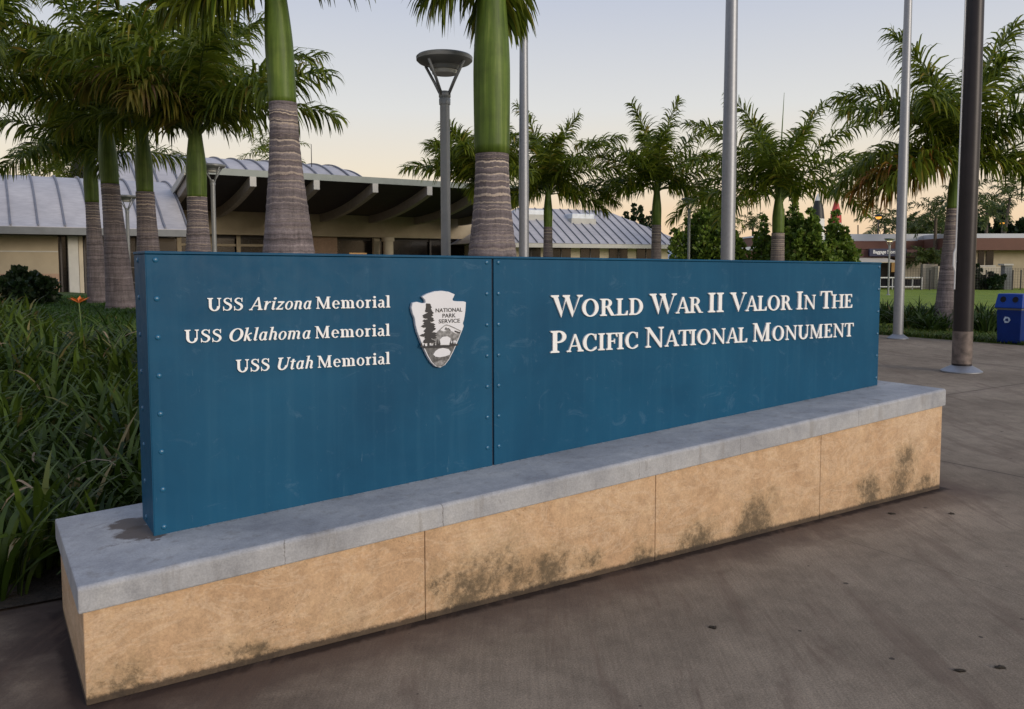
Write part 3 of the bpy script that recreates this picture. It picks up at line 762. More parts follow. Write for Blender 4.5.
lettering(caps('PACIFIC NATIONAL MONUMENT'), 2.350, 1.127, 5.008, 1.096, .121, .010)

# ---- arrowhead emblem: x right, y up, in the unit of the plate's height
EW, EH, EU0, EZ0 = .306, .385, 1.506, 1.094
def ET(x, y, e): return S(EU0 + x * EW, PC - e, EZ0 + y * EH)
def EL(x, y, e):      # the landscape on the plate sits lower
    y2 = y * .74 if y < .385 else .285 + (y - .385) * .96
    return ET(x, y2, e)
arrow = [(.00, .79), (.02, .855), (.10, .865), (.19, .845), (.25, .85), (.245, .885), (.19, .93), (.28, .965), (.42, .995), (.55, 1.0), (.68, .985), (.79, .95),
         (.775, .925), (.745, .885), (.76, .865), (.85, .858), (.95, .855), (1.0, .845), (.99, .74), (.975, .66), (.96, .61), (.94, .565), (.955, .53), (.93, .48), (.90, .43), (.86, .36), (.81, .28),
         (.75, .19), (.68, .10), (.60, .03), (.51, .0), (.42, .02), (.34, .08), (.27, .17), (.21, .27), (.17, .34), (.13, .42), (.10, .48), (.07, .57), (.055, .66), (.02, .72)]
emb = MB().prism(arrow, ET, .022, 0).build('arrowhead_emblem', M['emblem'], sign, bevel=.002, seg=1)
def clip_row(poly, y):
    xs_ = []
    for i in range(len(poly)):
        (x0, y0), (x1, y1) = poly[i], poly[(i + 1) % len(poly)]
        if (y0 - y) * (y1 - y) < 0: xs_.append(x0 + (x1 - x0) * (y - y0) / (y1 - y0))
    return min(xs_), max(xs_)
def eplate(name, poly, d, mat):
    return MB().prism(poly, EL, .022 + d, .0215).build(name, mat, emb)
def between(ytop, ybot, n=14, ins=.02):
    Lp = []; Rp = []
    for k in range(n + 1):
        y = ybot + (ytop - ybot) * k / n
        a, b_ = clip_row(arrow, y * .74 if y < .385 else .285 + (y - .385) * .96); Lp.append((a + ins, y)); Rp.append((b_ - ins, y))
    return Lp, Rp
# lower dark foreground, pale bison-like patch, mid meadow, mountain, tree
Lp, Rp = between(.395, .02)
eplate('foreground', Rp + [(.80, .40), (.60, .385), (.45, .40), (.30, .385), (.2, .40)] + Lp[::-1], .0010, M['inkgrey2'])
eplate('foreground_highlight', [(.42, .30), (.38, .24), (.42, .20), (.50, .185), (.60, .195), (.68, .22), (.70, .27), (.66, .32), (.56, .345), (.48, .335)], .0018, M['emblem'])
eplate('foreground_highlight', [(.42, .10), (.40, .06), (.5, .03), (.58, .06), (.6, .11), (.52, .14)], .0018, M['inkgrey'])
Lp, Rp = between(.565, .41)
eplate('meadow', Rp + [(.88, .555), (.80, .54), (.74, .57), (.66, .60), (.58, .58), (.50, .60), (.44, .565)] + [(.40, .50), (.34, .42), (.40, .395), (.9, .395)][:2] + [(.34, .41)], .0012, M['inkgrey'])
eplate('lake', [(.52, .40), (.50, .47), (.55, .505), (.64, .51), (.70, .48), (.69, .43), (.66, .395)], .0020, M['emblem'])
eplate('river', [(.70, .42), (.72, .445), (.79, .447), (.815, .43), (.80, .405), (.75, .40)], .0022, M['emblem'])
eplate('meadow_line', [(.18, .375), (.30, .40), (.5, .395), (.66, .39), (.84, .40), (.84, .375), (.6, .35), (.35, .355), (.2, .36)], .0024, M['ink'])
# mountain outline
def eline(name, pts, w, d, mat):
    q = stroke(pts, w if hasattr(w, '__len__') else [w] * len(pts), 3); b = MB()
    for i, p in enumerate(q): b.prism(p[::-1], EL, .022 + d + .00002 * i, .0215)
    return b.build(name, mat, emb)
eline('mountain', [(.44, .56), (.50, .60), (.57, .645), (.63, .665), (.72, .64), (.80, .61), (.90, .57)], .012, .0016, M['inkgrey'])
eline('mountain', [(.60, .60), (.62, .63), (.63, .60), (.66, .615), (.70, .585)], .016, .0019, M['inkgrey2'])
eline('mountain', [(.78, .575), (.83, .56), (.88, .55)], .02, .0021, M['ink'])
# the tall tree, with ragged branches
def emb_tree():
    b = MB(); rnd = random.Random(5)
    b.prism([(.275, .38), (.315, .38), (.305, .80), (.285, .80)], EL, .0242, .0215)
    i = 0
    for k in range(30):
        y = .45 + .50 * k / 29
        w = .04 + .115 * (1 - k / 29) ** .6 * (1 if k > 3 else .7)
        for sgn in (-1, 1):
            ww = w * rnd.uniform(.45, 1.15); dy = rnd.uniform(-.02, .01); i += 1
            if rnd.random() < .12: continue
            x = .295
            p = [(x, y - .016), (x + sgn * ww * .6, y - .022 + dy), (x + sgn * ww, y - .004 + dy), (x + sgn * ww * .7, y + .016 + dy), (x, y + .014)]
            if sgn > 0: p = p[::-1]
            b.prism(p[::-1], EL, .0243 + .00003 * i, .0215)
    b.build('tree', M['ink'], emb)
    for j, (x, h) in enumerate(((.17, .06), (.22, .045), (.40, .07), (.455, .10), (.49, .075), (.70, .06), (.74, .09), (.78, .05))):
        b = MB(); b.prism([(x - .022, .385), (x + .022, .385), (x, .385 + h)], EL, .0246 + j * .00004, .0215)
        b.build('small_tree', M['ink'], emb)
emb_tree()
# the emblem's words (plain sans letters from the built-in font, turned into meshes)
def sans(text, name, mat, parent, T, width, x0, y0, depth, d0=.0, bold=.0, height=None):
    cu = bpy.data.curves.new(name, 'FONT'); cu.body = text; cu.size = 1; cu.extrude = .5; cu.offset = bold; cu.resolution_u = 3
    ob = bpy.data.objects.new('tmp', cu); col.objects.link(ob)
    dg = bpy.context.evaluated_depsgraph_get(); dg.update()
    me = bpy.data.meshes.new_from_object(ob.evaluated_get(dg))
    bpy.data.objects.remove(ob); bpy.data.curves.remove(cu)
    vs_ = [v.co.copy() for v in me.vertices]; fs = [tuple(p.vertices) for p in me.polygons]
    bpy.data.meshes.remove(me)
    xa = min(v.x for v in vs_); xb = max(v.x for v in vs_); ya = min(v.y for v in vs_); yb = max(v.y for v in vs_)
    k = width / (xb - xa); ky = (height / (yb - ya)) if height else k
    P = [T(x0 + (v.x - xa) * k, y0 + (v.y - ya) * ky, d0 + (v.z + .5) * depth) for v in vs_]
    return MB().add(P, fs).build(name, mat, parent)
for txt, xa, xb, y in (('NATIONAL', .43, .925, .722), ('PARK', .555, .80, .650), ('SERVICE', .485, .88, .578)):
    sans(txt, 'lettering', M['ink'], emb, ET, xb - xa, xa, y, .002, .0215, .012, .052)

# ------------------------------------------------------------------ buildings
BT = 0.57
BE = Vector((math.cos(BT), math.sin(BT), 0)); BN = Vector((-math.sin(BT), math.cos(BT), 0))   # along, and away from the camera
P0 = at(253, 176, 35.0); P0.z = 0
def B(s, w, z): return P0 + BE * s + BN * w + Vector((0, 0, z))
pav = empty('visitor_pavilion', B(5, 8, .3), 'open pavilion with upswept canopy on curved beams and vaulted metal roof behind the palms', 'building')
TIPZ = 5.46
def can(w): return 4.32 + (TIPZ - .1 - 4.32) * max(0, (7.2 - w) / 7.2) ** 1.9     # underside of the canopy
def sweep(name, mat, s0, s1, prof, parent, ns=1, smooth=False, frame=None):
    """prof: closed loop in (w, z)"""
    T = frame or B
    n = len(prof); V = []; F = []
    for i in range(ns + 1):
        s = s0 + (s1 - s0) * i / ns
        V += [T(s, w, z) for w, z in prof]
    for i in range(ns):
        for k in range(n): F.append((i * n + k, i * n + (k + 1) % n, (i + 1) * n + (k + 1) % n, (i + 1) * n + k))
    F.append(tuple(reversed(range(n)))); F.append(tuple(ns * n + k for k in range(n)))
    return MB().add(V, F).build(name, mat, parent, smooth=smooth)
CS0, CS1 = -2.7, 13.9
ws = [7.2 * k / 14 for k in range(15)]
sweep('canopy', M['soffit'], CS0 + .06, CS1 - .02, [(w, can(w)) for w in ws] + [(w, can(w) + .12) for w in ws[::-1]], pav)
sweep('canopy_deck', M['roof'], CS0 + .06, CS1 - .02, [(w, can(w) + .124) for w in ws] + [(w, can(w) + .17) for w in ws[::-1]], pav)
sweep('edge_fascia', M['fascia'], CS0, CS1, [(-.05, can(0) - .05), (-.05, can(0) + .22), (-.003, can(0) + .22), (-.003, can(0) - .05)], pav)
sweep('rake_fascia', M['trim'], CS0, CS0 + .057, [(w, can(w) - .12) for w in ws] + [(w, can(w) + .18) for w in ws[::-1]], pav)
sweep('rake_fascia', M['trim'], CS1 - .017, CS1 + .05, [(w, can(w) - .06) for w in ws] + [(w, can(w) + .18) for w in ws[::-1]], pav)
for s in [-2.45] + [i * 2.7 - .02 for i in range(6)]:
    wl = [7.0 * k / 12 for k in range(13)]
    bm = sweep('beam', M['beam'], s - .12, s + .12, [(w - .02, can(w) - .46 + .06 * (w / 7.0)) for w in wl] + [(w - .02, can(w) - .006) for w in wl[::-1]], pav)
    sweep('beam_end', M['beamend'], s - .13, s + .13, [(-.075, can(0) - .45), (-.075, can(0) - .053), (-.023, can(0) - .053), (-.023, can(0) - .45)], bm)
s = -2.0
# header band and walls under it
sweep('header', M['beige'], -3.2, 14.5, [(7.2, 3.18), (7.2, 4.40), (7.5, 4.40), (7.5, 3.18)], pav)
MB().hexa([B(-3, 7.9, .2), B(14.4, 7.9, .2), B(14.4, 8.0, .2), B(-3, 8.0, .2), B(-3, 7.9, 3.17), B(14.4, 7.9, 3.17), B(14.4, 8.0, 3.17), B(-3, 8.0, 3.17)]).build('glass_wall', M['glass'], pav)
def bbox(name, mat, s0, s1, w0, w1, z0, z1, parent=pav, T=B, bevel=0):
    return MB().hexa([T(s0, w0, z0), T(s1, w0, z0), T(s1, w1, z0), T(s0, w1, z0), T(s0, w0, z1), T(s1, w0, z1), T(s1, w1, z1), T(s0, w1, z1)]).build(name, mat, parent, bevel=bevel)
bbox('rail', M['winfr'], -3, 14.4, 7.82, 7.89, 3.02, 3.17)
bbox('rail', M['beige'], -3, 3.0, 7.80, 7.88, 2.62, 2.74)
for s in (-2.9, -1.5, -.1, 1.3):
    bbox('post', M['beige'], s - .1, s + .1, 7.70, 7.79, .2, 3.17)
for s in (3.9, 9.2, 12.0): bbox('post', M['winfr'], s - .05, s + .05, 7.72, 7.79, .2, 3.17)
bbox('wall_panel', M['brick'], 4.55, 6.4, 7.55, 7.85, .2, 3.17)
bbox('lit_window', M['warmwin'], 7.2, 8.2, 7.885, 7.895, .6, 2.35)
bbox('wall_panel', M['beige2'], 8.5, 8.85, 7.6, 7.85, .2, 3.17)
MB().lathe([(.28, .1), (.28, 2.95), (.34, 2.96), (.34, 3.16)], 20, (B(8.9, 6.6, 0).x, B(8.9, 6.6, 0).y)).build('round_column', M['beige2'], pav, smooth=R(40))
# main vaulted roof with standing seams
def vault(s, w):
    t = min(1, max(0, (w - 7.2) / 7.4)); e = 1 if s < 8 else max(.12, math.cos((s - 8) / 3.4 * PI / 2) ** .6 if s < 11.4 else .12)
    z0 = 4.75
    if w > 14.6: t2 = (w - 14.6) / 7.4; return z0 + 2.95 * math.cos(t2 * PI / 2) ** .8 * e if t2 < 1 else z0
    return z0 + 2.95 * math.sin(t * PI / 2) ** .85 * e
def vroof(name, T, s0, s1, f, w0, w1, nw, ns, th, parent, mat, seams, seam_h=.05, seam_w=.04):
    V = []; F = []
    for i in range(ns + 1):
        s = s0 + (s1 - s0) * i / ns
        for k in range(nw + 1):
            w = w0 + (w1 - w0) * k / nw; V.append(T(s, w, f(s, w)))
    n = nw + 1; m0 = len(V)
    V += [Vector(v) - Vector((0, 0, th)) for v in V]
    for i in range(ns):
        for k in range(nw):
            a = i * n + k; F.append((a, a + n, a + n + 1, a + 1)); F.append((m0 + a, m0 + a + 1, m0 + a + n + 1, m0 + a + n))
    for k in range(nw):
        F.append((k, k + 1, m0 + k + 1, m0 + k)); a = ns * n + k; F.append((a + 1, a, m0 + a, m0 + a + 1))
    for i in range(ns):
        a = i * n; F.append((a + n, a, m0 + a, m0 + a + n)); a = i * n + nw; F.append((a, a + n, m0 + a + n, m0 + a))
    o = MB().add(V, F).build(name, mat, parent, smooth=R(30))
    b = MB()
    for s in seams:
        V = []; F = []
        for k in range(nw + 1):
            w = w0 + .01 + (w1 - w0 - .02) * k / nw; z = f(s, w)
            V += [T(s - seam_w / 2, w, z + .004), T(s - seam_w / 2, w, z + seam_h), T(s + seam_w / 2, w, z + seam_h), T(s + seam_w / 2, w, z + .004)]
        for k in range(nw):
            a = 4 * k
            for q in range(3): F.append((a + q, a + q + 1, a + q + 5, a + q + 4))
        F.append((3, 2, 1, 0)); F.append((4 * nw, 4 * nw + 1, 4 * nw + 2, 4 * nw + 3)); b.add(V, F)
    b.build('standing_seams', M['rib'], o)
    return o
vroof('vaulted_roof', B, -5.2, 11.3, vault, 7.3, 21.9, 28, 30, .12, pav, M['roof'], [-5.1 + .95 * k for k in range(17)], .09, .07)
bbox('gutter', M['fascia'], -5.3, -2.75, 7.1, 7.28, 4.45, 4.68)
bbox('end_wall', M['beige'], -5.1, 14.3, 8.02, 21.5, .2, 4.5)
MB().tube([B(6.6, 12, 7.2), B(6.6, 12, 8.6)], [.03, .02], 6).build('antenna', M['black'], pav)

# left wing
Q0 = at(0, 224, 30.0); Q0.z = 0
def W(s, w, z): return Q0 + BE * s + BN * w + Vector((0, 0, z))
wing = empty('office_wing', W(-2, 4, .5), 'low beige wing with a long curved grey metal roof at the far left', 'building')
def wf(s, w):
    t = max(0, min(1, w / 5.2))
    if w > 5.2: return 3.06 + 2.28 * math.cos(min(1, (w - 5.2) / 5.2) * PI / 2) ** .8
    return 3.06 + 2.28 * math.sin(t * PI / 2) ** .95
vroof('curved_roof', W, -14, 6.3, wf, -.15, 10.4, 24, 12, .1, wing, M['roof'], [.42 + .86 * k - 13 for k in range(23)], .08, .06)
M['gutter'] = sm('dark_grey_gutter', (.13, .14, .145), .5)
sweep('gutter', M['gutter'], -14, 6.3, [(-.3, 2.78), (-.3, 3.04), (-.16, 3.04), (-.16, 2.78)], wing, frame=W)
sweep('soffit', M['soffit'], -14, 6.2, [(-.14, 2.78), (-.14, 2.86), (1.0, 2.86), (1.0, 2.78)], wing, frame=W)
bbox('wall', M['beige'], -14, 1.85, .95, 1.2, .3, 2.775, wing, W)
bbox('wall_course', M['brick'], -14, 1.845, .90, .946, .3, 1.35, wing, W)
bbox('wall_course', M['trim'], -14, 1.845, .93, .947, 2.16, 2.20, wing, W)
bbox('column', M['trim'], 2.15, 2.50, .6, .95, .3, 2.775, wing, W, .02)
bbox('column', M['beige2'], 2.52, 2.66, .7, .95, .3, 2.775, wing, W)
wn = bbox('window', M['glass'], 1.86, 6.1, 1.1, 1.15, .3, 2.775, wing, W)
for s in (1.95, 2.75, 3.1, 3.5, 3.9, 4.6, 5.2): bbox('mullion', M['winfr'], s - .03, s + .03, 1.03, 1.098, .3, 2.775, wn, W)
for z in (.95, 1.55, 2.15): bbox('mullion', M['winfr'], 2.7, 6.0, 1.04, 1.095, z, z + .05, wn, W)
for z in (.62, 1.2, 1.8): bbox('lit_pane', M['warmwin'], 3.15, 3.45, 1.06, 1.09, z, z + .25, wn, W)
bbox('back_wall', M['beige'], -14, 6.0, 1.3, 10, .3, 3.0, wing, W)

# right hip-roofed hall
HT = 0.45
HE = Vector((math.cos(HT), math.sin(HT), 0)); HN = Vector((-math.sin(HT), math.cos(HT), 0))
H0 = at(692, 245, 50.0); H0.z = 0
def Hh(s, w, z): return H0 + HE * s + HN * w + Vector((0, 0, z))
hall = empty('hip_roofed_hall', Hh(-9, 4, 0), 'low hall with a hipped silver standing seam roof and two skylights behind the palms', 'building')
Lh, Wd, q = 13.4, 7.4, 3.7
ez, rz = 2.86, 5.0
V = [Hh(0, 0, ez), Hh(-Lh, 0, ez), Hh(-Lh, Wd, ez), Hh(0, Wd, ez), Hh(-q, q, rz), Hh(-Lh + q, q, rz)]
hr = MB().add(V, [(1, 0, 4, 5), (0, 3, 4), (3, 2, 5, 4), (2, 1, 5), (0, 1, 2, 3)]).build('hip_roof', M['roof'], hall)
b = MB()
for k in range(27):
    s = -.2 - .56 * k
    w1 = min(q, -s, Lh + s)
    if w1 < .15: continue
    z1 = ez + (rz - ez) * w1 / q
    P = [Hh(s - .02, .0, ez + .005), Hh(s + .02, 0, ez + .005), Hh(s + .02, w1, z1 + .005), Hh(s - .02, w1, z1 + .005)]
    b.hexa(P + [p + Vector((0, 0, .06)) for p in P])
b.build('standing_seams', M['rib'], hr)
sweep('gutter', M['trim'], -Lh, .1, [(-.16, ez - .24), (-.16, ez - .02), (-.02, ez - .02), (-.02, ez - .24)], hall, frame=Hh)
sweep('gutter', M['trim'], .02, .16, [(-.16, ez - .24), (-.16, ez - .02), (Wd, ez - .02), (Wd, ez - .24)], hall, frame=Hh)
bbox('wall', M['beige2'], -Lh + 1, -1.0, 1.0, Wd - 1, 0, ez - .05, hall, Hh)
for k in range(6):
    s = -2.0 - 1.9 * k
    w_ = bbox('window', M['glass'], s - 1.25, s, .95, .99, .9, 2.72, hall, Hh)
    bbox('frame', M['winfr'], s - .65, s - .6, .92, .948, .9, 2.72, w_, Hh)
for (s, w) in ((-6.2, 2.7), (-8.9, 3.0)):
    z = ez + (rz - ez) * w / q
    sk = bbox('skylight', M['skylight'], s - .75, s + .75, w - .55, w + .55, z - .35, z + .24, hall, Hh, .04)
    bbox('curb', M['trim'], s - .82, s + .82, w - .62, w + .62, z - .4, z - .04, sk, Hh)

# far brown-fascia building, right
FY = 60.0
far = empty('low_brown_building', at(985, 290, FY + 5), 'low beige building with a wide brown fascia and white roof edge beyond the lawn', 'building')
far.location.z = 0
def fbox(name, mat, px0, px1, py0, py1, Y0, depth, parent, bevel=0):
    x0 = at(px0, 260, Y0).x; x1 = at(px1, 260, Y0).x; z1 = zat(py0, Y0, (px0 + px1) / 2); z0 = zat(py1, Y0, (px0 + px1) / 2)
    return MB().box(x0, x1, Y0, Y0 + depth, z0, z1).build(name, mat, parent, bevel=bevel)
fbox('fascia', M['brown'], 944, 1130, 238, 250, FY - 1, 14, far)
fbox('roof_edge', M['roofwhite'], 946, 1130, 233.5, 237.9, FY - .5, 13, far)
fbox('wall', M['beige'], 950, 1125, 250.2, 294, FY, 12, far)
for a, b_ in ((978.5, 984.2), (986.3, 993.5)):
    w_ = fbox('window', M['glass'], a, b_, 251.2, 265, FY - .06, .05, far)
fbox('sill', M['trim'], 976, 996, 265.3, 266.6, FY - .12, .11, far)
cw = fbox('wall_course', M['beige2'], 950, 1004, 266.8, 290.5, FY - 1.6, 1.5, far)
MB().tube([at(858, 241, 75), at(858, 225, 75)], .05, 6).build('antenna', M['black'], far)

bag = empty('storage_building', at(860, 290, FY + 4), 'brown-banded storage office with a navy name board and tan awning', 'building')
bag.location.z = 0
fbox('roof_edge', M['roofwhite'], 836, 944, 234, 240.9, FY + 3, 9, bag)
fbox('fascia', M['brown'], 838, 943, 241, 249, FY + 2.0, 9, bag)
fbox('fascia', M['brown2'], 818, 931, 249.5, 257.6, FY - 1, 12, bag)
fbox('wall', M['beige2'], 903, 923, 257.9, 294, FY - .2, 10, bag)
fbox('wall', M['winfr'], 822, 902.8, 257.9, 294, FY + .6, 9, bag)
fbox('wall', M['brick'], 823, 858, 262, 294, FY + .2, .35, bag)
ss_ = fbox('sign_board', M['navy'], 869.5, 906.5, 248.6, 256.2, FY - 1.3, .2, bag)
xa = at(873, 260, FY - 1.3).x; xb = at(899.5, 260, FY - 1.3).x; z0_ = zat(254.6, FY - 1.3, 888); hz_ = zat(250.6, FY - 1.3, 888) - z0_
sans('Baggage Storage', 'lettering', M['letter'], ss_, lambda x, y, e: Vector((x, FY - 1.3 - e, y)), xb - xa, xa, z0_, .03, -.01, .01, hz_ * 1.15)
MB().lathe([(.11, 0), (.11, .03)], 16).v
b = MB(); cx_ = at(902, 260, FY - 1.3).x; cz_ = zat(252.5, FY - 1.3, 902)
for i, p in enumerate(ring(cx_, cz_, .19, .19, .07, .07, 0, 360, 18)): b.prism(p[::-1], lambda x, y, e: Vector((x, FY - 1.3 - e, y)), -.01, .03)
b.build('round_mark', M['letter'], ss_)
# awning
a0 = at(846, 262, FY - 3); a1 = at(899, 262, FY - 3); zt = zat(257.8, FY - 1, 870); zb = zat(261.8, FY - 3, 870)
MB().hexa([(a0.x, FY - 3, zb - .06), (a1.x, FY - 3, zb - .06), (a1.x, FY - 1, zt - .06), (a0.x, FY - 1, zt - .06), (a0.x, FY - 3, zb), (a1.x, FY - 3, zb), (a1.x, FY - 1, zt), (a0.x, FY - 1, zt)]).build('awning', M['beige2'], bag)
fbox('lit_window', M['warmwin'], 892, 896, 260, 272, FY + .5, .05, bag)

shed = empty('brown_roofed_block', at(790, 290, FY + 10), 'brown block with grey roof edge far beyond the leafy trees', 'building')
shed.location.z = 0
fbox('wall', M['brown'], 751.5, 768.5, 237.6, 249, FY + 14, 6, shed)
fbox('roof_edge', M['roofwhite'], 751, 769, 236, 237.5, FY + 13.8, 6.4, shed)
fbox('fascia', M['brown'], 728, 836, 250.3, 258, FY + 8, 8, shed)
fbox('roof_edge', M['roofwhite'], 726, 836, 246.8, 250.1, FY + 7.8, 8.4, shed)
fbox('wall', M['beige2'], 730, 834, 258.1, 292, FY + 8.6, 7, shed)

# fence rail by the storage office, wire fence, pillar
rail = empty('white_entry_rail', at(900, 290, 57), 'low white rail with dark openings in front of the storage office', 'railing')
rail.location.z = 0
for (a, b_) in ((880.3, 881.3), (893, 893.8), (904.6, 905.4), (913, 913.9), (922, 923.2)): fbox('post', M['white'], a, b_, 277.2, 290, 57, .08, rail)
fbox('top_rail', M['white'], 880, 923.2, 277.0, 278.2, 56.9, .06, rail)
fbox('top_rail', M['white'], 880, 923.2, 286.2, 287.2, 56.9, .06, rail)
fbox('panel', M['hole'], 882, 922.5, 279, 285.8, 57.3, .05, rail)
fence = empty('wire_fence', at(985, 290, 55.5), 'black wire fence with thin posts along the far edge of the lawn', 'fence')
fence.location.z = 0
for px in (903, 922, 931, 941, 963, 987.3, 1013.8, 1022, 1042, 1062): fbox('post', M['black'], px - .45, px + .45, 270, 291, 55.5, .07, fence)
b = MB()
for k in range(14):
    z = .06 + .105 * k
    x0 = at(903, 260, 55.5).x; x1 = at(1062, 260, 55.5).x
    b.box(x0, x1, 55.53, 55.545, z, z + .012)
for k in range(60):
    x = x0 + (x1 - x0) * k / 59; b.box(x, x + .012, 55.546, 55.56, .05, 1.45)
b.build('wire_mesh', M['black'], fence)
pil = empty('grey_gate_pillar', at(1009, 290, 56.5), 'grey block pillar with a flat cap in the far fence', 'pillar')
pil.location.z = 0
fbox('shaft', M['greyblock'], 1005.3, 1012.7, 265.5, 291, 56.2, .5, pil); fbox('cap', M['trim'], 1004.3, 1013.8, 263.8, 265.4, 56.1, .7, pil)
gw = empty('site_wall', at(935, 290, 58), 'low grey stone wall section behind the palm trunk across the lawn', 'wall')
gw.location.z = 0
fbox('wall', M['block'], 923.4, 938, 264, 291, 57.6, .4, gw); fbox('wall', M['beige2'], 938.5, 949, 266, 291, 57.0, .5, gw)

# rockets far behind the trees
rk = empty('white_missile', (at(820, 290, 52).x, 52, 0), 'tall white missile with a dark nose standing among the leafy trees', 'missile')
rx, ry = rk.location.x, rk.location.y
MB().lathe([(.42, 0), (.42, 3.6), (.40, 4.5)], 20, (rx - .25, ry)).build('body', M['white'], rk, smooth=R(40))
MB().lathe([(.40, 4.503), (.33, 5.1), (.2, 5.6)], 20, (rx - .25, ry)).build('nose', M['black'], rk, smooth=R(40))
MB().lathe([(.2, 5.603), (.12, 5.85), (.03, 6.05)], 20, (rx - .25, ry)).build('tip', M['white'], rk, smooth=R(40))
rk2 = empty('red_nosed_missile', (at(834, 290, 54).x, 54, 0), 'missile with a red bottle-shaped nose rising above the leafy trees', 'missile')
rx, ry = rk2.location.x, rk2.location.y
MB().lathe([(.36, 0), (.36, 4.34)], 20, (rx, ry)).build('body', M['white'], rk2, smooth=R(40))
MB().lathe([(.36, 4.345), (.33, 4.85), (.20, 5.4), (.11, 5.75), (.08, 6.2), (.03, 6.55)], 20, (rx, ry)).build('nose', M['red'], rk2, smooth=R(40))

# ------------------------------------------------------------------ palms
def nrm(a): return a / np.maximum(np.linalg.norm(a, axis=-1, keepdims=True), 1e-9)
def frond_geo(rng, org, az, el, length, bend, leaf=.62, n=64, width=.034, g=.55, side=0.0, flat=1.0, st=.14):
    m = 26
    t = np.linspace(0, 1, m)
    ang = el - bend * t ** 1.35
    azs = az + side * t ** 1.5
    d = np.stack([np.cos(ang) * np.cos(azs), np.cos(ang) * np.sin(azs), np.sin(ang)], 1)
    P = np.vstack([np.zeros(3), np.cumsum(d[:-1] * (length / (m - 1)), 0)]) + org
    ts = np.repeat(np.linspace(st, .995, n), 2) + rng.normal(0, .004, 2 * n)
    ts = np.clip(ts, .05, 1)
    sg = np.tile([1.0, -1.0], n)
    p = np.stack([np.interp(ts, t, P[:, k]) for k in range(3)], 1)
    T = nrm(np.stack([np.interp(ts, t, d[:, k]) for k in range(3)], 1))
    a = az + side * ts ** 1.5
    Sd = np.stack([-np.sin(a), np.cos(a), 0 * a], 1)
    Nn = np.cross(T, Sd); Nn[Nn[:, 2] < 0] *= -1
    al = np.radians(80 - 38 * ts + rng.normal(0, 6, 2 * n))
    ph = np.radians(rng.choice([-28, 8, 42], 2 * n) * flat + rng.normal(0, 9, 2 * n))
    D = nrm(T * np.cos(al)[:, None] + (Sd * (sg * np.cos(ph))[:, None] + Nn * np.sin(ph)[:, None]) * np.sin(al)[:, None])
    l = leaf * (.42 + .58 * np.sin(PI * np.clip(ts * .92 + .06, 0, 1)) ** .7) * rng.uniform(.85, 1.1, 2 * n)
    W = nrm(np.cross(D, Nn + .35 * rng.normal(0, 1, (2 * n, 3))))
    rings = []; seg = 4
    prof = [.5, 1.0, .95, .62, .06]
    q = p.copy(); dd = D.copy(); gg = g * rng.uniform(.7, 1.3, (2 * n, 1))
    for k in range(seg + 1):
        w = W * (width * prof[k] * .5)
        rings.append(q - w); rings.append(q + w)
        q = q + dd * (l / seg)[:, None]
        dd = nrm(dd + np.array([0, 0, -1.0]) * gg * (.45 + .35 * k))
    V = np.stack(rings, 1).reshape(-1, 3)         # per leaf: 2*(seg+1) vertices
    c = 2 * (seg + 1); base = np.arange(2 * n)[:, None] * c
    Q = np.concatenate([base + np.array([2 * k, 2 * k + 1, 2 * k + 3, 2 * k + 2]) for k in range(seg)], 0)
    # rachis: three-sided tapering tube
    r = (.026 * (1 - t) + .005) * (length / 3.0) ** .5
    r[0:2] *= 1.5
    S2 = np.stack([-np.sin(azs), np.cos(azs), 0 * azs], 1); N2 = np.cross(d, S2)
    tri = [S2 * r[:, None] + P, -S2 * r[:, None] * .5 + N2 * r[:, None] * .87 + P, -S2 * r[:, None] * .5 - N2 * r[:, None] * .87 + P]
    RV = np.stack(tri, 1).reshape(-1, 3)
    RQ = np.array([[3 * i + k, 3 * i + (k + 1) % 3, 3 * i + 3 + (k + 1) % 3, 3 * i + 3 + k] for i in range(m - 1) for k in range(3)])
    return V, Q, RV, RQ
def merge(lst):
    V = []; Q = []; n = 0
    for v, q in lst: V.append(v); Q.append(q + n); n += len(v)
    return np.vstack(V), np.vstack(Q)
def crown_specs(rng, nf, L, elmax=82, elmin=-18, bend=58, az0=0):
    out = []
    for i in range(nf):
        f = i / (nf - 1)
        el = elmax + (elmin - elmax) * f ** .85 + rng.normal(0, 4)
        out.append((az0 + 137.5 * i + rng.normal(0, 9), el, L * (.82 + .18 * min(1, .35 + f * 1.3)) * rng.uniform(.92, 1.06), bend * (.98 - .05 * f) * rng.uniform(.85, 1.15)))
    return out
def make_crown(t, specs, zc, mat, stem_mat, seed, r0=.09, **kw):
    rng = np.random.default_rng(seed); A = []; Bq = []
    for (az, el, Ln, bd) in specs:
        a = R(az)
        org = np.array([math.cos(a) * r0, math.sin(a) * r0, zc + rng.uniform(-.1, .1)])
        v, q, rv, rq = frond_geo(rng, org, a, R(el), Ln, R(bd), side=rng.normal(0, .18), **kw)
        A.append((v, q)); Bq.append((rv, rq))
    V, Q = merge(A); V2, Q2 = merge(Bq)
    o = np_mesh('crown', V, Q, mat, t)
    np_mesh('frond_stems', V2, Q2, stem_mat, o)
    return o
PALM_GROUP = 'royal palms standing round the visitor centre'
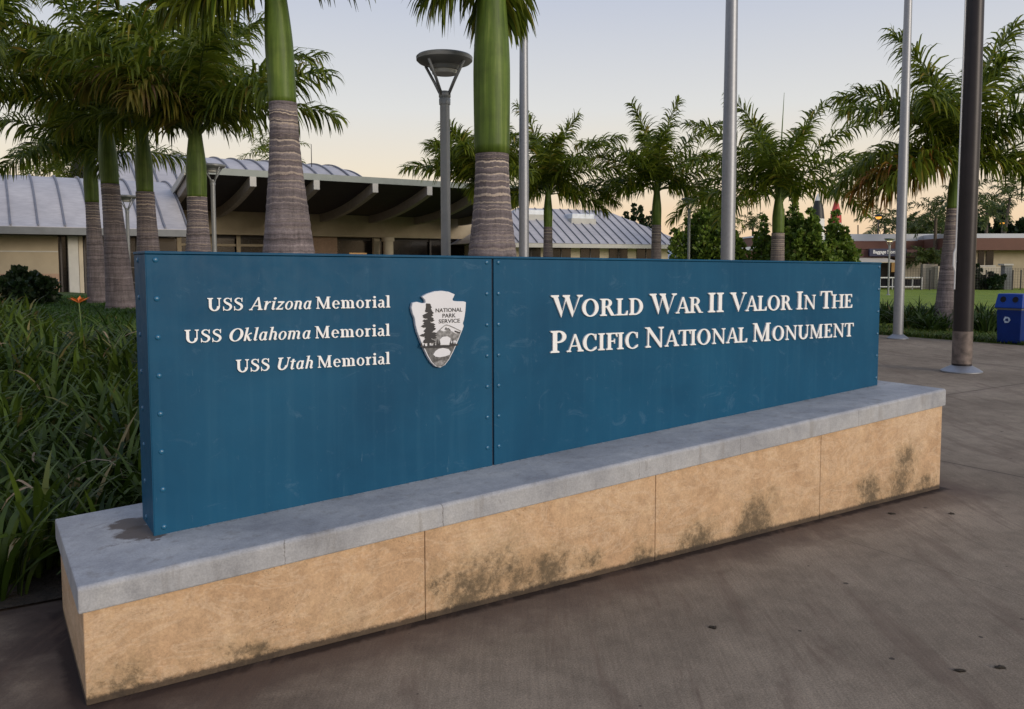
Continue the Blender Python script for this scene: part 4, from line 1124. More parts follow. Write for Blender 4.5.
def palm(label, px, Y, zb, ycs, hcs, rb, rt_, rcs, nf, L, seed, specs=None, zoff=0, px_base=None, group=PALM_GROUP, spear=None, dry=None, extra=None, kw=None, pxtop=None, els=(82, -18, 58), dry_mat='frond_dry'):
    """px, Y: pixel column and distance of the trunk at the foot of the crownshaft; ycs: pixel row of that foot"""
    zc = zat(ycs, Y, px) - zb                # trunk length
    P = at(px, ycs, Y)
    pb = at(px_base if px_base is not None else px, ycs, Y)
    t = empty('royal_palm', Vector((pb.x, Y, zb)), label, 'palm tree', group)
    lean = P.x - pb.x
    lean2 = (at(pxtop, ycs, Y).x - P.x) if pxtop is not None else lean / zc * hcs * .8
    rng = random.Random(seed)
    # trunk in local coordinates
    m = MB(); prof = []; nz = 90
    for k in range(nz + 1):
        f = k / nz; z = zc * f
        r = rt_ + (rb - rt_) * (1 - sstep(min(1, f * 1.02)) ** .9) * (1 - .10 * math.sin(f * 5))
        if f < .05: r += rb * .10 * (1 - f / .05)
        r *= 1 + .012 * math.sin(k * 2.3) + rng.uniform(-.006, .006)
        prof.append((r, z))
    m.lathe(prof, 28, (0, 0), True, bend=lambda z: (lean * (z / zc) ** 1.15, 0))
    o = bpy.data.meshes.new('trunk'); o.from_pydata([tuple(v) for v in m.v], [], m.f); o.shade_smooth()
    at_ = o.attributes.new('young', 'FLOAT', 'POINT')
    at_.data.foreach_set('value', [max(0, min(1, (v[2] - zc + 1.5) / 1.4)) ** 1.2 for v in m.v])
    o.materials.append(M['trunk']); tr = bpy.data.objects.new('trunk', o); col.objects.link(tr); tr.parent = t
    # crownshaft
    m = MB(); prof = []
    for k in range(25):
        f = k / 24
        r = rcs * (.97 + .05 * math.sin(min(1, f * 2.6) * PI / 2)) if f < .35 else rcs * 1.02 * (1 - .40 * sstep((f - .35) / .65))
        prof.append((r, zc - .01 + hcs * f))
    tx = lambda z: (lean + lean2 * (z - zc) / hcs, 0)
    m.lathe(prof, 24, (0, 0), True, bend=tx)
    sh = MB(); sh.v = m.v; sh.f = m.f
    me = bpy.data.meshes.new('crownshaft'); me.from_pydata([tuple(v) for v in m.v], [], m.f); me.shade_smooth(); me.materials.append(M['shaft'])
    so_ = bpy.data.objects.new('crownshaft', me); col.objects.link(so_); so_.parent = t
    rg = np.random.default_rng(seed)
    if specs is None: specs = crown_specs(rg, nf, L, *els, az0=seed * 47)
    if extra: specs = specs + extra
    k = dict(kw or {})
    top = zc + hcs + zoff
    cr_ = make_crown(t, specs, top - .15, M['frond'], M['rachis'], seed, r0=.05, **k)
    cr_.location.x = lean + lean2
    if spear:
        sv = MB().tube([(lean + lean2, 0, top - .2), (lean + lean2 + .05, 0, top + spear * .5), (lean + lean2 + .12, .02, top + spear)], [.035, .025, .006], 6)
        me = bpy.data.meshes.new('spear_leaf'); me.from_pydata([tuple(v) for v in sv.v], [], sv.f); me.materials.append(M['rachis'])
        x = bpy.data.objects.new('spear_leaf', me); col.objects.link(x); x.parent = t
    if dry:
        c = make_crown(t, dry, top - .25, M[dry_mat], M['rachis'], seed + 5, **k)
        c.name = 'old_frond'; c.location.x = lean + lean2; c['label'] = 'yellow and brown withering frond'
    return t
def gz(px, Y):
    p = at(px, 266, Y); return berm(p.x, p.y)
kwn = dict(leaf=.62, n=66, width=.044, g=.75)
kwf = dict(leaf=.88, n=100, width=.055, g=.62)
# the two nearest, crowns above the picture
palm('big palm with grey ringed trunk behind the left blue panel', 283, 8.5, gz(286, 8.5), 103, 1.45, .40, .138, .135, 0, 2.6, 11,
     specs=[(20, 82, 2.4, 40), (150, 76, 2.6, 45), (275, 72, 2.6, 50), (60, 60, 2.7, 50), (200, 64, 2.6, 52), (330, 56, 2.7, 50), (100, 48, 2.8, 60), (175, 46, 2.8, 58), (240, 54, 2.5, 55), (10, 54, 2.7, 50), (130, 40, 2.7, 62), (60, 40, 2.8, 58), (300, 60, 2.5, 50)],
     px_base=288, pxtop=276, kw=kwn, extra=[(178, 4, 1.15, 48), (200, -16, .95, 34), (-14, 14, .95, 46), (160, 16, 1.2, 55)])
palm('big palm with pale banded trunk behind the panel seam', 492, 8.5, gz(493, 8.5), 153, 2.15, .43, .168, .180, 0, 2.6, 12,
     specs=[(20, 82, 2.4, 40), (150, 76, 2.6, 45), (275, 72, 2.6, 50), (60, 60, 2.7, 50), (200, 64, 2.6, 52), (330, 58, 2.7, 50), (100, 52, 2.8, 56), (175, 54, 2.6, 54), (240, 58, 2.5, 56), (15, 56, 2.7, 52), (300, 60, 2.5, 50)],
     px_base=492, pxtop=492, kw=kwn, extra=[(188, -26, .66, 30), (70, -66, .66, 12)])
# the left row going away
kwl = dict(leaf=.72, n=84, width=.046, g=.7)
palm('palm with slender trunk whose crown holds a withered yellow frond', 197, 14.5, gz(197, 14.5), 197, 1.25, .30, .165, .165, 17, 2.75, 21,
     dry=[(222, 70, 2.1, 118), (250, 60, 1.7, 110)], kw=kwl, els=(85, 24, 54))
palm('second palm from the blue sign in the left row', 145, 16.5, gz(147, 16.5), 192, 1.35, .27, .17, .16, 17, 3.0, 22, kw=kwl, px_base=148, els=(85, 26, 54))
palm('palm with broad grey foot on open grass beside the sign edge', 110, 18.5, .66, 184, 1.45, .31, .19, .19, 17, 3.2, 23, kw=kwl, px_base=117, els=(85, 26, 54))
palm('farthest palm of the left row, foot in the grass behind the broad one', 92, 21.5, .66, 202, 1.3, .26, .16, .17, 16, 2.5, 24, kw=kwl, px_base=95, els=(80, 8, 48))
palm('palm outside the left edge whose fronds reach into the view', -62, 14.0, .6, 185, 1.5, .30, .17, .17, 20, 2.9, 26, kw=kwl, els=(84, 26, 52))
# across the picture: fronds fanned out one by one
def fan(L, seed, skip=()):
    rg = random.Random(seed)
    base = [(182, 82, 1.06, 44), (2, 85, 1.0, 30), (6, 66, 1.10, 62), (176, 62, 1.08, 64), (188, 42, 1.04, 74), (-9, 40, 1.04, 74), (168, 22, .96, 72), (12, 20, .96, 72),
            (204, 4, .74, 62), (-24, 4, .74, 62), (262, 66, .9, 62), (88, 58, .9, 64), (104, 76, .95, 50), (62, 34, .86, 70), (122, 32, .86, 70), (232, 52, .86, 70), (-52, 52, .86, 70)]
    return [(a + rg.uniform(-9, 9), e + rg.uniform(-6, 6), L * k * rg.uniform(.93, 1.07), b + rg.uniform(-9, 9)) for i, (a, e, k, b) in enumerate(base) if i not in skip]
kwf = dict(leaf=.82, n=100, width=.060, g=.5)
palm('palm just right of the thin flagpole, above the silver hip roof', 548, 33, 0, 227, 1.5, .27, .17, .17, 14, 3.6, 31, spear=1.9, kw=kwf, specs=fan(3.2, 1))
palm('palm with wide crown over the end of the silver hip roof', 656.5, 34, 0, 225, 1.55, .25, .19, .19, 14, 4.3, 38, spear=1.6, kw=kwf, specs=fan(3.6, 2))
palm('palm with spread crown and tall bare spear above the leafy trees', 778, 29, 0, 233, 1.35, .28, .22, .20, 14, 4.2, 36, spear=3.4, kw=kwf, specs=fan(3.9, 3, (9,)))
palm('palm on the lawn edge beside the dark pole', 953, 21.6, 0, 208, 1.4, .26, .15, .16, 18, 3.9, 37, px_base=948, kw=dict(leaf=.95, n=110, width=.055, g=.65), dry_mat='frond_orange', dry=[(192, 2, 3.0, 46), (172, -10, 2.4, 40)], pxtop=957, specs=fan(3.45, 4))
palm('palm half hidden behind the big banded trunk', 478, 31, 0, 232, 1.9, .27, .17, .17, 16, 2.7, 35, kw=kwf, els=(84, 24, 50))

# smaller and farther palms
def small_palm(label, px, Y, yc, L, nf, seed, group, rt_=.12, kw=None, lean=0, elmin=-25, mat='frond_far', name='coconut_palm', zb=0):
    c = at(px, yc, Y); zc = c.z - zb
    t = empty(name, Vector((c.x + lean, Y, zb)), label, 'palm tree', group)
    m = MB().tube([(0, 0, 0), (-lean * .3, 0, zc * .35), (-lean * .75, 0, zc * .75), (-lean, 0, zc)], [rt_ * 1.3, rt_, rt_ * .9, rt_ * .8], 10)
    me = bpy.data.meshes.new('trunk'); me.from_pydata([tuple(v) for v in m.v], [], m.f); me.shade_smooth(); me.materials.append(M['bark'])
    x = bpy.data.objects.new('trunk', me); col.objects.link(x); x.parent = t
    rng = np.random.default_rng(seed)
    k = dict(leaf=L * .26, n=30, width=.06, g=.5); k.update(kw or {})
    cr_ = make_crown(t, crown_specs(rng, nf, L, 80, elmin, 60, seed * 31), zc, M[mat], M['rachis'], seed, r0=.04, **k)
    cr_.location.x = -lean
    return t
fg = 'distant palms beyond the buildings'
small_palm('palm crown peeking over the curved grey roof at far left', 58, 44, 172, 2.6, 14, 51, fg, kw=dict(n=40), mat='frond')
small_palm('palm crown peeking over the vaulted roof behind the big left trunk', 271, 58, 154, 2.7, 13, 52, fg, mat='frond')
small_palm('coconut palm beside the amber lamp', 885, 66, 226, 2.6, 13, 53, fg, kw=dict(n=26, width=.08))
small_palm('tiny distant palm left of the leafy trees', 753, 84, 224, 1.9, 12, 54, fg, kw=dict(n=20, width=.09))
small_palm('coconut palm at the right edge of the view', 1010, 66, 197, 2.7, 13, 55, fg, kw=dict(n=26, width=.08), lean=-.7)
small_palm('palm rising right behind the dark pole', 987, 62, 213, 2.0, 12, 56, fg, kw=dict(n=26, width=.08))
small_palm('palm behind the lawn palm trunk, left of it', 936, 60, 214, 2.1, 13, 57, fg, kw=dict(n=26, width=.08))
small_palm('feathery palm behind the left leafy tree and small lamp', 712, 46, 214, 2.1, 14, 58, fg, kw=dict(n=30, width=.06), mat='frond')
small_palm('palm top between lawn palm and dark pole', 967, 50, 200, 2.0, 13, 59, fg, kw=dict(n=26, width=.07))
small_palm('low bushy palm in front of the storage office', 928, 58.5, 262, 1.7, 15, 60, fg, kw=dict(n=30, width=.07), elmin=10)
dg_ = 'dark clustered palms behind the storage office'
for i, (px, yc, L_, Y) in enumerate(((907, 226, 2.0, 74), (917, 232, 2.1, 73.5), (927, 233, 2.3, 74.4), (940, 230, 2.2, 73.2), (949, 236, 1.9, 74.8))):
    small_palm(('dark feathery palm beside the silver pole, left end of its cluster', 'dark feathery palm second from the silver pole in its cluster', 'dark feathery palm in the middle of its cluster', 'tall dark feathery palm fourth in its cluster', 'dark feathery palm closest to the lawn palm trunk in its cluster')[i],
               px, Y, yc, L_, 16, 70 + i, dg_, kw=dict(n=26, width=.10), elmin=-40, name='clustered_palm')

# ------------------------------------------------------------------ leafy trees
def leaf_cloud(rng, centers, radii, dens, size, up=.0):
    V = []; 
    n = len(centers)
    P = np.repeat(centers, dens, 0); Rr = np.repeat(radii, dens, 0)
    d = nrm(rng.normal(0, 1, (len(P), 3))); rad = rng.uniform(.25, 1, (len(P), 1)) ** .6
    P = P + d * Rr * rad
    a = nrm(d + rng.normal(0, .7, (len(P), 3)) + np.array([0, 0, up])); b = nrm(np.cross(a, rng.normal(0, 1, (len(P), 3))))
    s = size * rng.uniform(.6, 1.3, (len(P), 1))
    w = b * s * .42
    quad = np.stack([P, P + a * s * .5 + w, P + a * s, P + a * s * .5 - w], 1).reshape(-1, 3)
    Q = np.arange(len(P) * 4).reshape(-1, 4)
    return quad, Q
def leafy_tree(label, px, Y, ytop, w, seed, mat='bushleaf', nsp=16, size=.17, zb=0, group=None, name='leafy_tree', dens=75, low=.25, cat='tree'):
    h = zat(ytop, Y, px) - zb; c = at(px, 266, Y)
    t = empty(name, Vector((c.x, Y, zb)), label, cat, group)
    rng = np.random.default_rng(seed); rd = random.Random(seed)
    m = MB(); C = []; Rd = []
    m.tube([(0, 0, 0), (.03, .02, h * .3), (0, 0, h * .62)], [.11, .09, .04], 8)
    for i in range(nsp):
        a = rd.uniform(0, 2 * PI); r = w * math.sqrt(rd.random()) * .92
        top = h * (1.0 - .36 * (r / w) ** 1.5) * rd.uniform(.82, 1.0) if i else h
        x, y = (r * math.cos(a), r * math.sin(a)) if i else (0, 0)
        m.tube([(0, 0, h * .22), (x * .6, y * .6, h * .42), (x, y, top * .95)], [.05, .035, .012], 5)
        k = max(4, int(top / .42)); z0 = h * low
        for j in range(k):
            f = j / (k - 1); z = z0 + (top - z0) * f
            rr = (.36 + .14 * rd.random()) * (1 - .72 * f ** 2.2) * (w / 1.4) ** .4
            C.append((x * (.55 + .45 * min(1, f * 1.6)) + rd.uniform(-.16, .16), y * (.55 + .45 * min(1, f * 1.6)) + rd.uniform(-.16, .16), z)); Rd.append((rr, rr, rr * .8))
    me = bpy.data.meshes.new('trunk'); me.from_pydata([tuple(v) for v in m.v], [], m.f); me.materials.append(M['bark'])
    x = bpy.data.objects.new('trunk', me); col.objects.link(x); x.parent = t
    V, Q = leaf_cloud(rng, np.array(C), np.array(Rd), dens, size, .5)
    np_mesh('crown', V, Q, M[mat], t)
    return t
leafy_tree('dark leafy tree with upright sprigs beside the small grey lamp', 703, 38, 205, 1.7, 81, nsp=20)
leafy_tree('rounded leafy bush-tree at the right foot of the lamp-side tree', 724, 37, 222, 1.0, 82, nsp=12)
leafy_tree('leafy tree directly right of the spear-topped palm trunk', 794, 36, 198, 1.1, 83, nsp=14)
leafy_tree('leafy tree in front of the white missile', 811, 35, 212, 1.0, 84, nsp=13)
leafy_tree('leafy tree with pointed top below the red missile nose', 831, 36.5, 214, .95, 85, nsp=12)
leafy_tree('small sparse leafy tree left of the spear-topped palm trunk', 764, 37, 218, .7, 86, nsp=8, dens=50)
leafy_tree('low yellowish bush right of the leafy trees', 845, 38, 238, .6, 87, nsp=7)
cg = 'pointed tree tops behind the hip roof'
for i, (px, yt, w_) in enumerate(((634.5, 206, .5), (641.5, 208, .6), (628, 214, .5), (648, 219, .45), (653.5, 213, .45))):
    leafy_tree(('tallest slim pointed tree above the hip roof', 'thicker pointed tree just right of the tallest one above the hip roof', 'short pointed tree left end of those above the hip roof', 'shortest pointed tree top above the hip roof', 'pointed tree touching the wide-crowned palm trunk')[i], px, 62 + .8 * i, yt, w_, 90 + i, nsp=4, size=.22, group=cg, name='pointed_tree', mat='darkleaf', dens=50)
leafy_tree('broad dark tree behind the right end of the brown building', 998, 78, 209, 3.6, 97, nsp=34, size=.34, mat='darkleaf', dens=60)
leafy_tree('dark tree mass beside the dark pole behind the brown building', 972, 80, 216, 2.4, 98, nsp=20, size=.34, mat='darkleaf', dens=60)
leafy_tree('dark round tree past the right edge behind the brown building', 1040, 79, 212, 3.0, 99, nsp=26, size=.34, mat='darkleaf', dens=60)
leafy_tree('dark glossy shrub at the far left below the beige wall', 14, 21, 272, 1.05, 100, nsp=22, size=.13, mat='darkleaf', zb=.62, name='shrub', low=.08, dens=90, cat='shrub')
leafy_tree('round green bush against the far site wall by the gate pillar', 992, 55.9, 274, .85, 101, nsp=14, size=.18, mat='darkleaf', name='shrub', low=.15, cat='shrub')
leafy_tree('narrow bush against the far wall next to the dark pole', 976, 57.2, 266, .4, 102, nsp=8, size=.16, mat='darkleaf', name='shrub', low=.15, cat='shrub')

# ------------------------------------------------------------------ strap-leaved plants
def strap_geo(rng, org, n, L, width, spread=1.0, upright=74, droop=95):
    az = rng.uniform(0, 2 * PI, n)
    el = np.radians(np.clip(rng.normal(upright, 12, n), 35, 89)); bd = np.radians(rng.uniform(.45, 1.2, n) * droop)
    l = L * rng.uniform(.55, 1.12, n); m = 7
    p = org + np.stack([np.cos(az), np.sin(az), 0 * az], 1) * rng.uniform(0, .09 * spread, (n, 1))
    Sd = np.stack([-np.sin(az), np.cos(az), 0 * az], 1)
    tw = rng.normal(0, .5, n); rings = []
    prof = [.55, .9, 1, 1, .85, .55, .05]
    for k in range(m):
        f = k / (m - 1); a = el - bd * f ** 1.6
        d = np.stack([np.cos(a) * np.cos(az + tw * f), np.cos(a) * np.sin(az + tw * f), np.sin(a)], 1)
        w = nrm(Sd + np.cross(d, Sd) * (tw * .8)[:, None]) * width * prof[k] * .5
        rings += [p - w, p + w]
        p = p + d * (l / (m - 1))[:, None]
    V = np.stack(rings, 1).reshape(-1, 3)
    c = 2 * m; base = np.arange(n)[:, None] * c
    Q = np.concatenate([base + np.array([2 * k, 2 * k + 1, 2 * k + 3, 2 * k + 2]) for k in range(m - 1)], 0)
    return V, Q
def bed():
    rng = np.random.default_rng(4); A = []; cnt = 0
    v = 1.28
    while v < 15.2:
        sp = .26 + .018 * v
        u = -9.5
        while u < 4.5:
            uu = u + rng.uniform(-.12, .12); v2 = max(1.30, v + rng.uniform(-.12, .12))
            p = S(uu, v2, 0)
            px = PPX + FPX * p.x / p.y
            edge = 0
            if -70 < px < (440 if p.y < 8 and v2 < 3.2 else 200 if p.y < 9 else 300) and p.y > 1 and p.y < 9.6 + max(0, 50 - px) * .12:
                h = berm(p.x, p.y); near = p.y < 9
                bl = rng.uniform(.8, 1.15)
                if v2 < 1.6: bl *= .8
                A.append(strap_geo(rng, np.array([p.x, p.y, h]), 36 if near else 26, (.60) * bl, .036 if near else .042, 1.4, upright=rng.uniform(62, 80)))
                cnt += 1
            u += sp
        v += sp * .9
    V, Q = merge(A)
    # keep the blades from growing through the stone bench
    o = np_mesh('strap_leaf_plants', V, Q, M['strap'])
    tag(o, 'dense bed of arching dark green strap leaves filling the bank left of the sign', 'ground cover', kind='stuff')
    print('clumps', cnt, len(Q))
bed()
# dry and broken blades caught in the bed
def dry():
    rng = np.random.default_rng(14); A = []
    for i in range(75):
        v = 1.35 + 9 * rng.random() ** 1.7; u = rng.uniform(-6, .9); p = S(u, v, 0)
        px = PPX + FPX * p.x / p.y
        if not -40 < px < 160: continue
        A.append(strap_geo(rng, np.array([p.x, p.y, berm(p.x, p.y) + rng.uniform(.15, .4)]), 2, .42, .014, 1, 50, 150))
    V, Q = merge(A)
    m = sm('dry_blade', (.26, .19, .12), .8, var=.3)
    tag(np_mesh('dry_leaves', V, Q, m), 'thin dry tan blades tangled among the strap leaves', 'dry leaves', kind='stuff')
dry()
# orange blossoms standing out of the bed
def blossom(px, py, Y, label):
    c = at(px, py, Y); zb = berm(c.x, c.y)
    t = empty('orange_flower', Vector((c.x, c.y, zb)), label, 'flower')
    MB().tube([(c.x, c.y, zb), (c.x + .02, c.y, (zb + c.z) / 2), (c.x, c.y, c.z)], .006, 5).build('stalk', M['rachis'], t)
    b = MB()
    for k in range(7):
        a = 2 * PI * k / 7; d = Vector((math.cos(a), math.sin(a) * .6, .55)).normalized(); s_2 = Vector((-math.sin(a), math.cos(a), 0)) * .022
        o = c; b.add([o, o + d * .07 + s_2, o + d * .14 - Vector((0, 0, .015)), o + d * .07 - s_2], [(0, 1, 2, 3)])
    b.build('petals', M['flower'], t)
blossom(79, 303, 9.2, 'single orange blossom above the leaves near the broad palm foot')
# fringe of short grass blades on the open ground round the left palms, and lilies on the lawn edge
def blades(name, label, region, n, L_, seed, mat):
    rng = np.random.default_rng(seed); A = []
    P = region(rng, n)
    az = rng.uniform(0, 2 * PI, n); l = L_ * rng.uniform(.5, 1.2, n); w = .006 + .008 * rng.random(n)
    d1 = np.stack([np.cos(az) * .35, np.sin(az) * .35, np.ones(n)], 1); d2 = np.stack([np.cos(az) * 1.1, np.sin(az) * 1.1, np.ones(n) * .6], 1)
    S_ = np.stack([-np.sin(az), np.cos(az), 0 * az], 1)
    r = [P - S_ * w[:, None], P + S_ * w[:, None], P + nrm(d1) * (l * .55)[:, None] + S_ * w[:, None] * .8, P + nrm(d1) * (l * .55)[:, None] - S_ * w[:, None] * .8]
    tip = r[2] + nrm(d2) * (l * .45)[:, None]
    V = np.stack(r + [tip + S_ * .001, tip - S_ * .001], 1).reshape(-1, 3)
    base = np.arange(n)[:, None] * 6
    Q = np.concatenate([base + np.array([0, 1, 2, 3]), base + np.array([3, 2, 4, 5])], 0)
    tag(np_mesh(name, V, Q, mat), label, 'grass', kind='stuff')
def reg_left(rng, n):
    out = []
    while len(out) < n:
        Y = rng.uniform(9.5, 27); px = rng.uniform(-20, 150); x = (px - PPX) / FPX * Y
        out.append((x, Y, berm(x, Y) + .01))
    return np.array(out)
blades('short_grass', 'mown grass round the feet of the left palms', reg_left, 24000, .11, 5, m_leaf('turf_blade', (.035, .08, .012), (.07, .14, .02), (.15, .14, .04), .05, .25))
def reg_right(rng, n):
    out = []
    while len(out) < n:
        v = rng.uniform(-2, 16); u = EDGE_U + abs(rng.normal(0, .9)) ** 1.2 + .02; p = S(u, v, 0)
        out.append((p.x, p.y, .008))
    return np.array(out)
blades('edge_grass', 'rough grass and weeds along the pavement edge of the lawn', reg_right, 26000, .12, 6, m_leaf('edge_blade', (.035, .07, .012), (.09, .13, .022), (.18, .14, .05), .12, .25))
lg = 'strap-leaved lily clumps along the lawn edge'
for i, (px, Y, L_, lab) in enumerate(((886, 23.5, .75, 'lily clump touching the right end of the blue panel'), (913, 21.6, .85, 'large lily clump just right of the silver pole'), (927, 23, .75, 'lily clump between silver pole and lawn palm foot'),
        (936, 20.4, .6, 'small lily clump in front of the lawn palm foot'), (980, 21, .8, 'lily clump just right of the dark pole'), (993, 20, .72, 'lily clump left of the blue bin'), (1012, 22.5, .8, 'lily clump behind the blue bin'), (900, 24.5, .6, 'small lily clump behind the silver pole'),
        (964, 22.5, .7, 'lily clump hidden partly by the dark pole'), (1036, 20.5, .8, 'lily clump past the blue bin'))):
    p = at(px, 300, Y); rng = np.random.default_rng(200 + i); A = []
    for k in range(5):
        A.append(strap_geo(rng, np.array([rng.uniform(-.28, .28), rng.uniform(-.2, .2), 0]), 34, L_, .042, 2.0, 66, 90))
    V, Q = merge(A)
    o = np_mesh('lily_clump', V, Q, M['lily'], None, (p.x, Y, 0)); tag(o, lab, 'lily', lg)

# ------------------------------------------------------------------ poles and lamps
def flagpole(label, px, Y, r0, r1, h, pxtop=None, zb=0.0, mat='alu', group='brushed silver flagpoles'):
    p = at(px, 300, Y)
    t = empty('flagpole', Vector((p.x, Y, zb)), label, 'flagpole', group)
    MB().lathe([(r0, zb + .04), (r0, zb + h * .35), (r1, zb + h)], 28, (p.x, Y)).build('shaft', M[mat], t, smooth=R(40))
    MB().lathe([(r0 * 2.1, zb + .004), (r0 * 2.1, zb + .02), (r0 * 1.7, zb + .055), (r0 * 1.06, zb + .10), (r0 * 1.01, zb + .102)], 28, (p.x, Y)).build('base_flange', M['alu'], t, smooth=R(40))
    MB().lathe([(.02, zb + h + .001), (.09, zb + h + .06), (.10, zb + h + .12), (.06, zb + h + .2), (.005, zb + h + .23)], 16, (p.x, Y)).build('finial', M['alu'], t, smooth=True)
    return t, p
flagpole('silver flagpole nearest the panel seam, just right of the banded palm trunk', 524, 15.5, .092, .055, 9, zb=gz(524, 15.5))
flagpole('thick silver flagpole rising behind the middle of the long title panel', 727, 12.5, .103, .062, 9)
flagpole('silver flagpole standing in the open right of the blue panel', 899, 18.4, .105, .062, 10)
t, p = flagpole('dark bronze flagpole with pale foot collar and rope cleat', 964, 12.6, .138, .085, 11, mat='darkpole', group='dark flagpole')
MB().lathe([(.1385, .13), (.1395, .62)], 28, (p.x, p.y), cap=False).build('worn_foot', sm('worn_bronze', (.15, .12, .105), .6, .3, .5, 9), t, smooth=True)
MB().tube([(p.x - .165, p.y - .03, 1.25), (p.x - .155, p.y - .03, 5), (p.x - .15, p.y - .03, 10.8)], .011, 6).build('halyard', M['white'], t)
cl = MB().tube([(p.x - .165, p.y - .03, 1.52), (p.x - .19, p.y - .03, 1.60), (p.x - .19, p.y - .03, 1.78), (p.x - .165, p.y - .03, 1.86)], .014, 8)
cl.tube([(p.x - .13, p.y, 1.66), (p.x - .19, p.y - .03, 1.68)], .014, 8).build('cleat', M['white'], t)

def lamp(label, px, Y, ytop, zb, s=1.0, group='grey saucer-topped lamp posts', glow=None):
    p = at(px, 266, Y); H = zat(ytop, Y, px) - zb
    t = empty('lamp_post', Vector((p.x, Y, zb)), label, 'street lamp', group)
    c = (p.x, Y); z = zb
    MB().lathe([(.052 * s, z), (.052 * s, z + H - .50)], 20, c).build('pole', M['paintgrey'], t, smooth=R(40))
    MB().lathe([(.12 * s, z + .003), (.12 * s, z + .025), (.06 * s, z + .06)], 20, c).build('base_plate', M['paintgrey'], t)
    MB().lathe([(.060 * s, z + H - .52), (.062 * s, z + H - .46), (.056 * s, z + H - .452), (.064 * s, z + H - .44), (.064 * s, z + H - .40), (.05 * s, z + H - .38)], 20, c).build('collar', M['paintgrey'], t, smooth=R(40))
    hd = MB().lathe([(.06 * s, z + H - .165), (.15 * s, z + H - .160), (.17 * s, z + H - .12), (.27 * s, z + H - .085), (.298 * s, z + H - .06), (.300 * s, z + H - .025), (.285 * s, z + H - .010), (.15 * s, z + H + .004), (.02, z + H + .008)], 36, c).build('lamp_head', M['paintgrey'], t, smooth=R(30))
    MB().lathe([(.13 * s, z + H - .20), (.14 * s, z + H - .1625)], 28, c).build('lens', M[glow or 'glassw'], hd)
    for k in range(4):
        a = PI / 4 + k * PI / 2 + .2
        MB().tube([(c[0] + math.cos(a) * .045 * s, c[1] + math.sin(a) * .045 * s, z + H - .43), (c[0] + math.cos(a) * .14 * s, c[1] + math.sin(a) * .14 * s, z + H - .27), (c[0] + math.cos(a) * .26 * s, c[1] + math.sin(a) * .26 * s, z + H - .085)], .0155 * s, 8).build('arm', M['paintgrey'], t, smooth=True)
    return t
lamp('large grey saucer-topped lamp post between the two big palm trunks', 446, 9.1, 55, gz(446, 9.1))
lamp('grey saucer-topped lamp post right of the withered-frond palm trunk', 215, 21, 164, .6, 1.05)
lamp('grey saucer-topped lamp post half hidden behind the left palm trunks', 129, 25, 195, .6, 1.0)
lamp('small grey lamp post in front of the dark leafy tree', 688.5, 31.5, 198, 0, 1.0)
lamp('small white lit lamp post beside the storage office', 889, 46, 238, 0, .95, 'lit lamp posts near the storage office', 'warm')
def amber(label, px, Y, py, ybase):
    p = at(px, py, Y); t = empty('amber_lamp', Vector((p.x, Y, 0)), label, 'street lamp', 'amber street lamps lit in the distance')
    MB().tube([(p.x, Y, 0), (p.x, Y, p.z - .1)], [.08, .055], 10).build('pole', M['black'], t)
    hd = MB().lathe([(.05, p.z - .12), (.26, p.z + .10), (.28, p.z + .15), (.2, p.z + .2), (.02, p.z + .26)], 20, (p.x, Y)).build('lamp_head', M['black'], t)
    MB().lathe([(.04, p.z - .14), (.18, p.z - .06), (.22, p.z + .02), (.21, p.z + .055)], 20, (p.x, Y)).build('lens', M['amber'], hd)
amber('lit amber lamp on a dark pole beside the coconut palm', 878.5, 64, 217.5, 250)
amber('lit amber lamp above the right end of the brown building', 1002, 74, 223, 250)

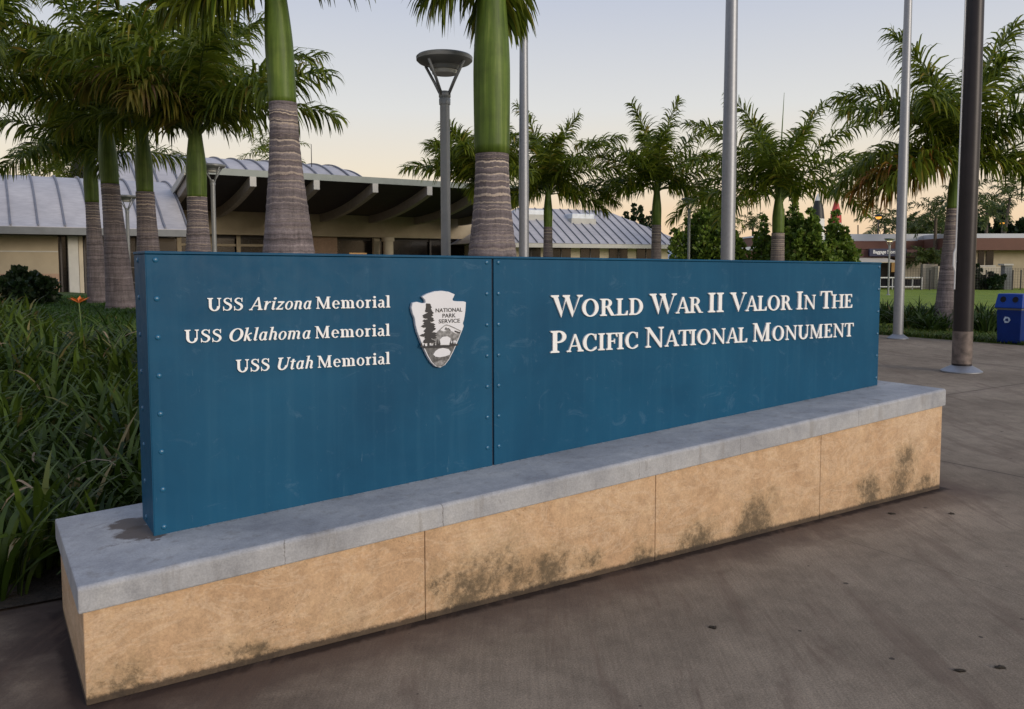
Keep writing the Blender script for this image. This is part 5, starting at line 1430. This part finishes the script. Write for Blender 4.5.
# ------------------------------------------------------------------ recycling bin
def rbin():
    c0 = at(1020.3, 345.5, 16.85); c0.z = 0
    fx = -Vector((EV.x, EV.y, 0)) * -1      # along the front face, away from the camera
    f = Vector((-.545, .838, 0)).normalized(); r = Vector((.838, .545, 0)).normalized()
    def T(a, b, z): return c0 + f * a + r * b + Vector((0, 0, z))      # a along the front, b to the back
    t = empty('recycling_bin', T(.26, .25, 0), 'blue plastic recycling bin with two round holes at the pavement edge', 'recycling bin')
    W_, D_ = .50, .52
    bd = MB().hexa([T(.02, .02, .03), T(W_ - .02, .02, .03), T(W_ - .02, D_ - .02, .03), T(.02, D_ - .02, .03), T(0.0, 0.0, .70), T(W_, 0, .70), T(W_, D_, .70), T(0, D_, .70)]).build('body', M['bin'], t, bevel=.02)
    MB().box(.03, W_ - .03, .03, D_ - .03, 0, .035, T).build('foot', M['hole'], t)
    MB().box(.005, W_ - .005, .005, D_ - .005, .701, .738, T).build('band', sm('grey_band', (.10, .11, .12), .6), t)
    ld = MB().hexa([T(-.03, -.04, .739), T(W_ + .03, -.04, .739), T(W_ + .03, D_ + .03, .739), T(-.03, D_ + .03, .739), T(.0, .03, 1.03), T(W_, .03, 1.03), T(W_, D_ - .03, 1.03), T(0, D_ - .03, 1.03)]).build('lid', M['bintop'], t, bevel=.018)
    for a in (.13, .37):
        V = []; 
        b = MB()
        cz = .915; sl = (.07 / .291)
        pts = [(a + .062 * math.cos(2 * PI * k / 20), cz + .062 * math.sin(2 * PI * k / 20)) for k in range(20)]
        b.prism(pts[::-1], lambda x, z, d: T(x, -.04 + (z - .739) * sl - d, z), .003, -.01)
        b.build('hole', M['hole'], ld)
        b = MB()
        for i, p in enumerate(ring(a, cz, .072, .072, .011, .011, 0, 360, 20)): b.prism(p, lambda x, z, d: T(x, -.04 + (z - .739) * sl - d, z), -.01, .006)
        b.build('rim', M['bintop'], ld)
    b = MB()
    for k in range(3):           # three chasing arrows round a small ring
        a0 = 90 + 120 * k
        for p in ring(.28, .50, .062, .062, .026, .026, a0 + 8, a0 + 86, 7): b.prism(p, lambda x, z, d: T(x, .008 - (z - .03) * .02 / .67 + .01 - .012 - d, z), -.01, .004)
        a1 = R(a0 + 86); cx, cz = .28 + .049 * math.cos(a1), .50 + .049 * math.sin(a1); tx, tz = -math.sin(a1), math.cos(a1); nx, nz = math.cos(a1), math.sin(a1)
        b.prism([(cx - nx * .028, cz - nz * .028), (cx + nx * .028, cz + nz * .028), (cx + tx * .034, cz + tz * .034)], lambda x, z, d: T(x, .008 - (z - .03) * .02 / .67 + .01 - .012 - d, z), -.01, .0045)
    b.build('recycling_mark', M['binmark'], bd)
rbin()
# fallen bits on the slabs
def debris():
    rng = random.Random(3)
    lab = [('dead leaf scrap lying on the slab near the bottom middle', 713, 628), ('dark leaf scrap on the slab toward the lower right corner', 1000, 668), ('small dark leaf scrap beside the scrap nearest the lower right corner', 960, 671), ('curled scrap near the right end of the stone base', 892, 514), ('curled leaf scrap on the slab right of the bench base', 951, 514)]
    for l, px, py in lab:
        d = ray(px, py); p = CAM + d * (-CAMH / d.z); b = MB(); n = 9
        pts = []
        for k in range(n):
            a = 2 * PI * k / n; r = .016 * rng.uniform(.5, 1.2); pts.append((p.x + r * 1.5 * math.cos(a), p.y + r * math.sin(a)))
        b.add([(x, y, .003 + .004 * rng.random()) for x, y in pts] + [(p.x, p.y, .010)], [(k, (k + 1) % n, n) for k in range(n)])
        b.add([(x, y, .001) for x, y in pts], [tuple(reversed(range(n)))])
        tag(b.build('leaf_scrap', M['soil']), l, 'leaf', 'dark scraps fallen on the pavement')
debris()
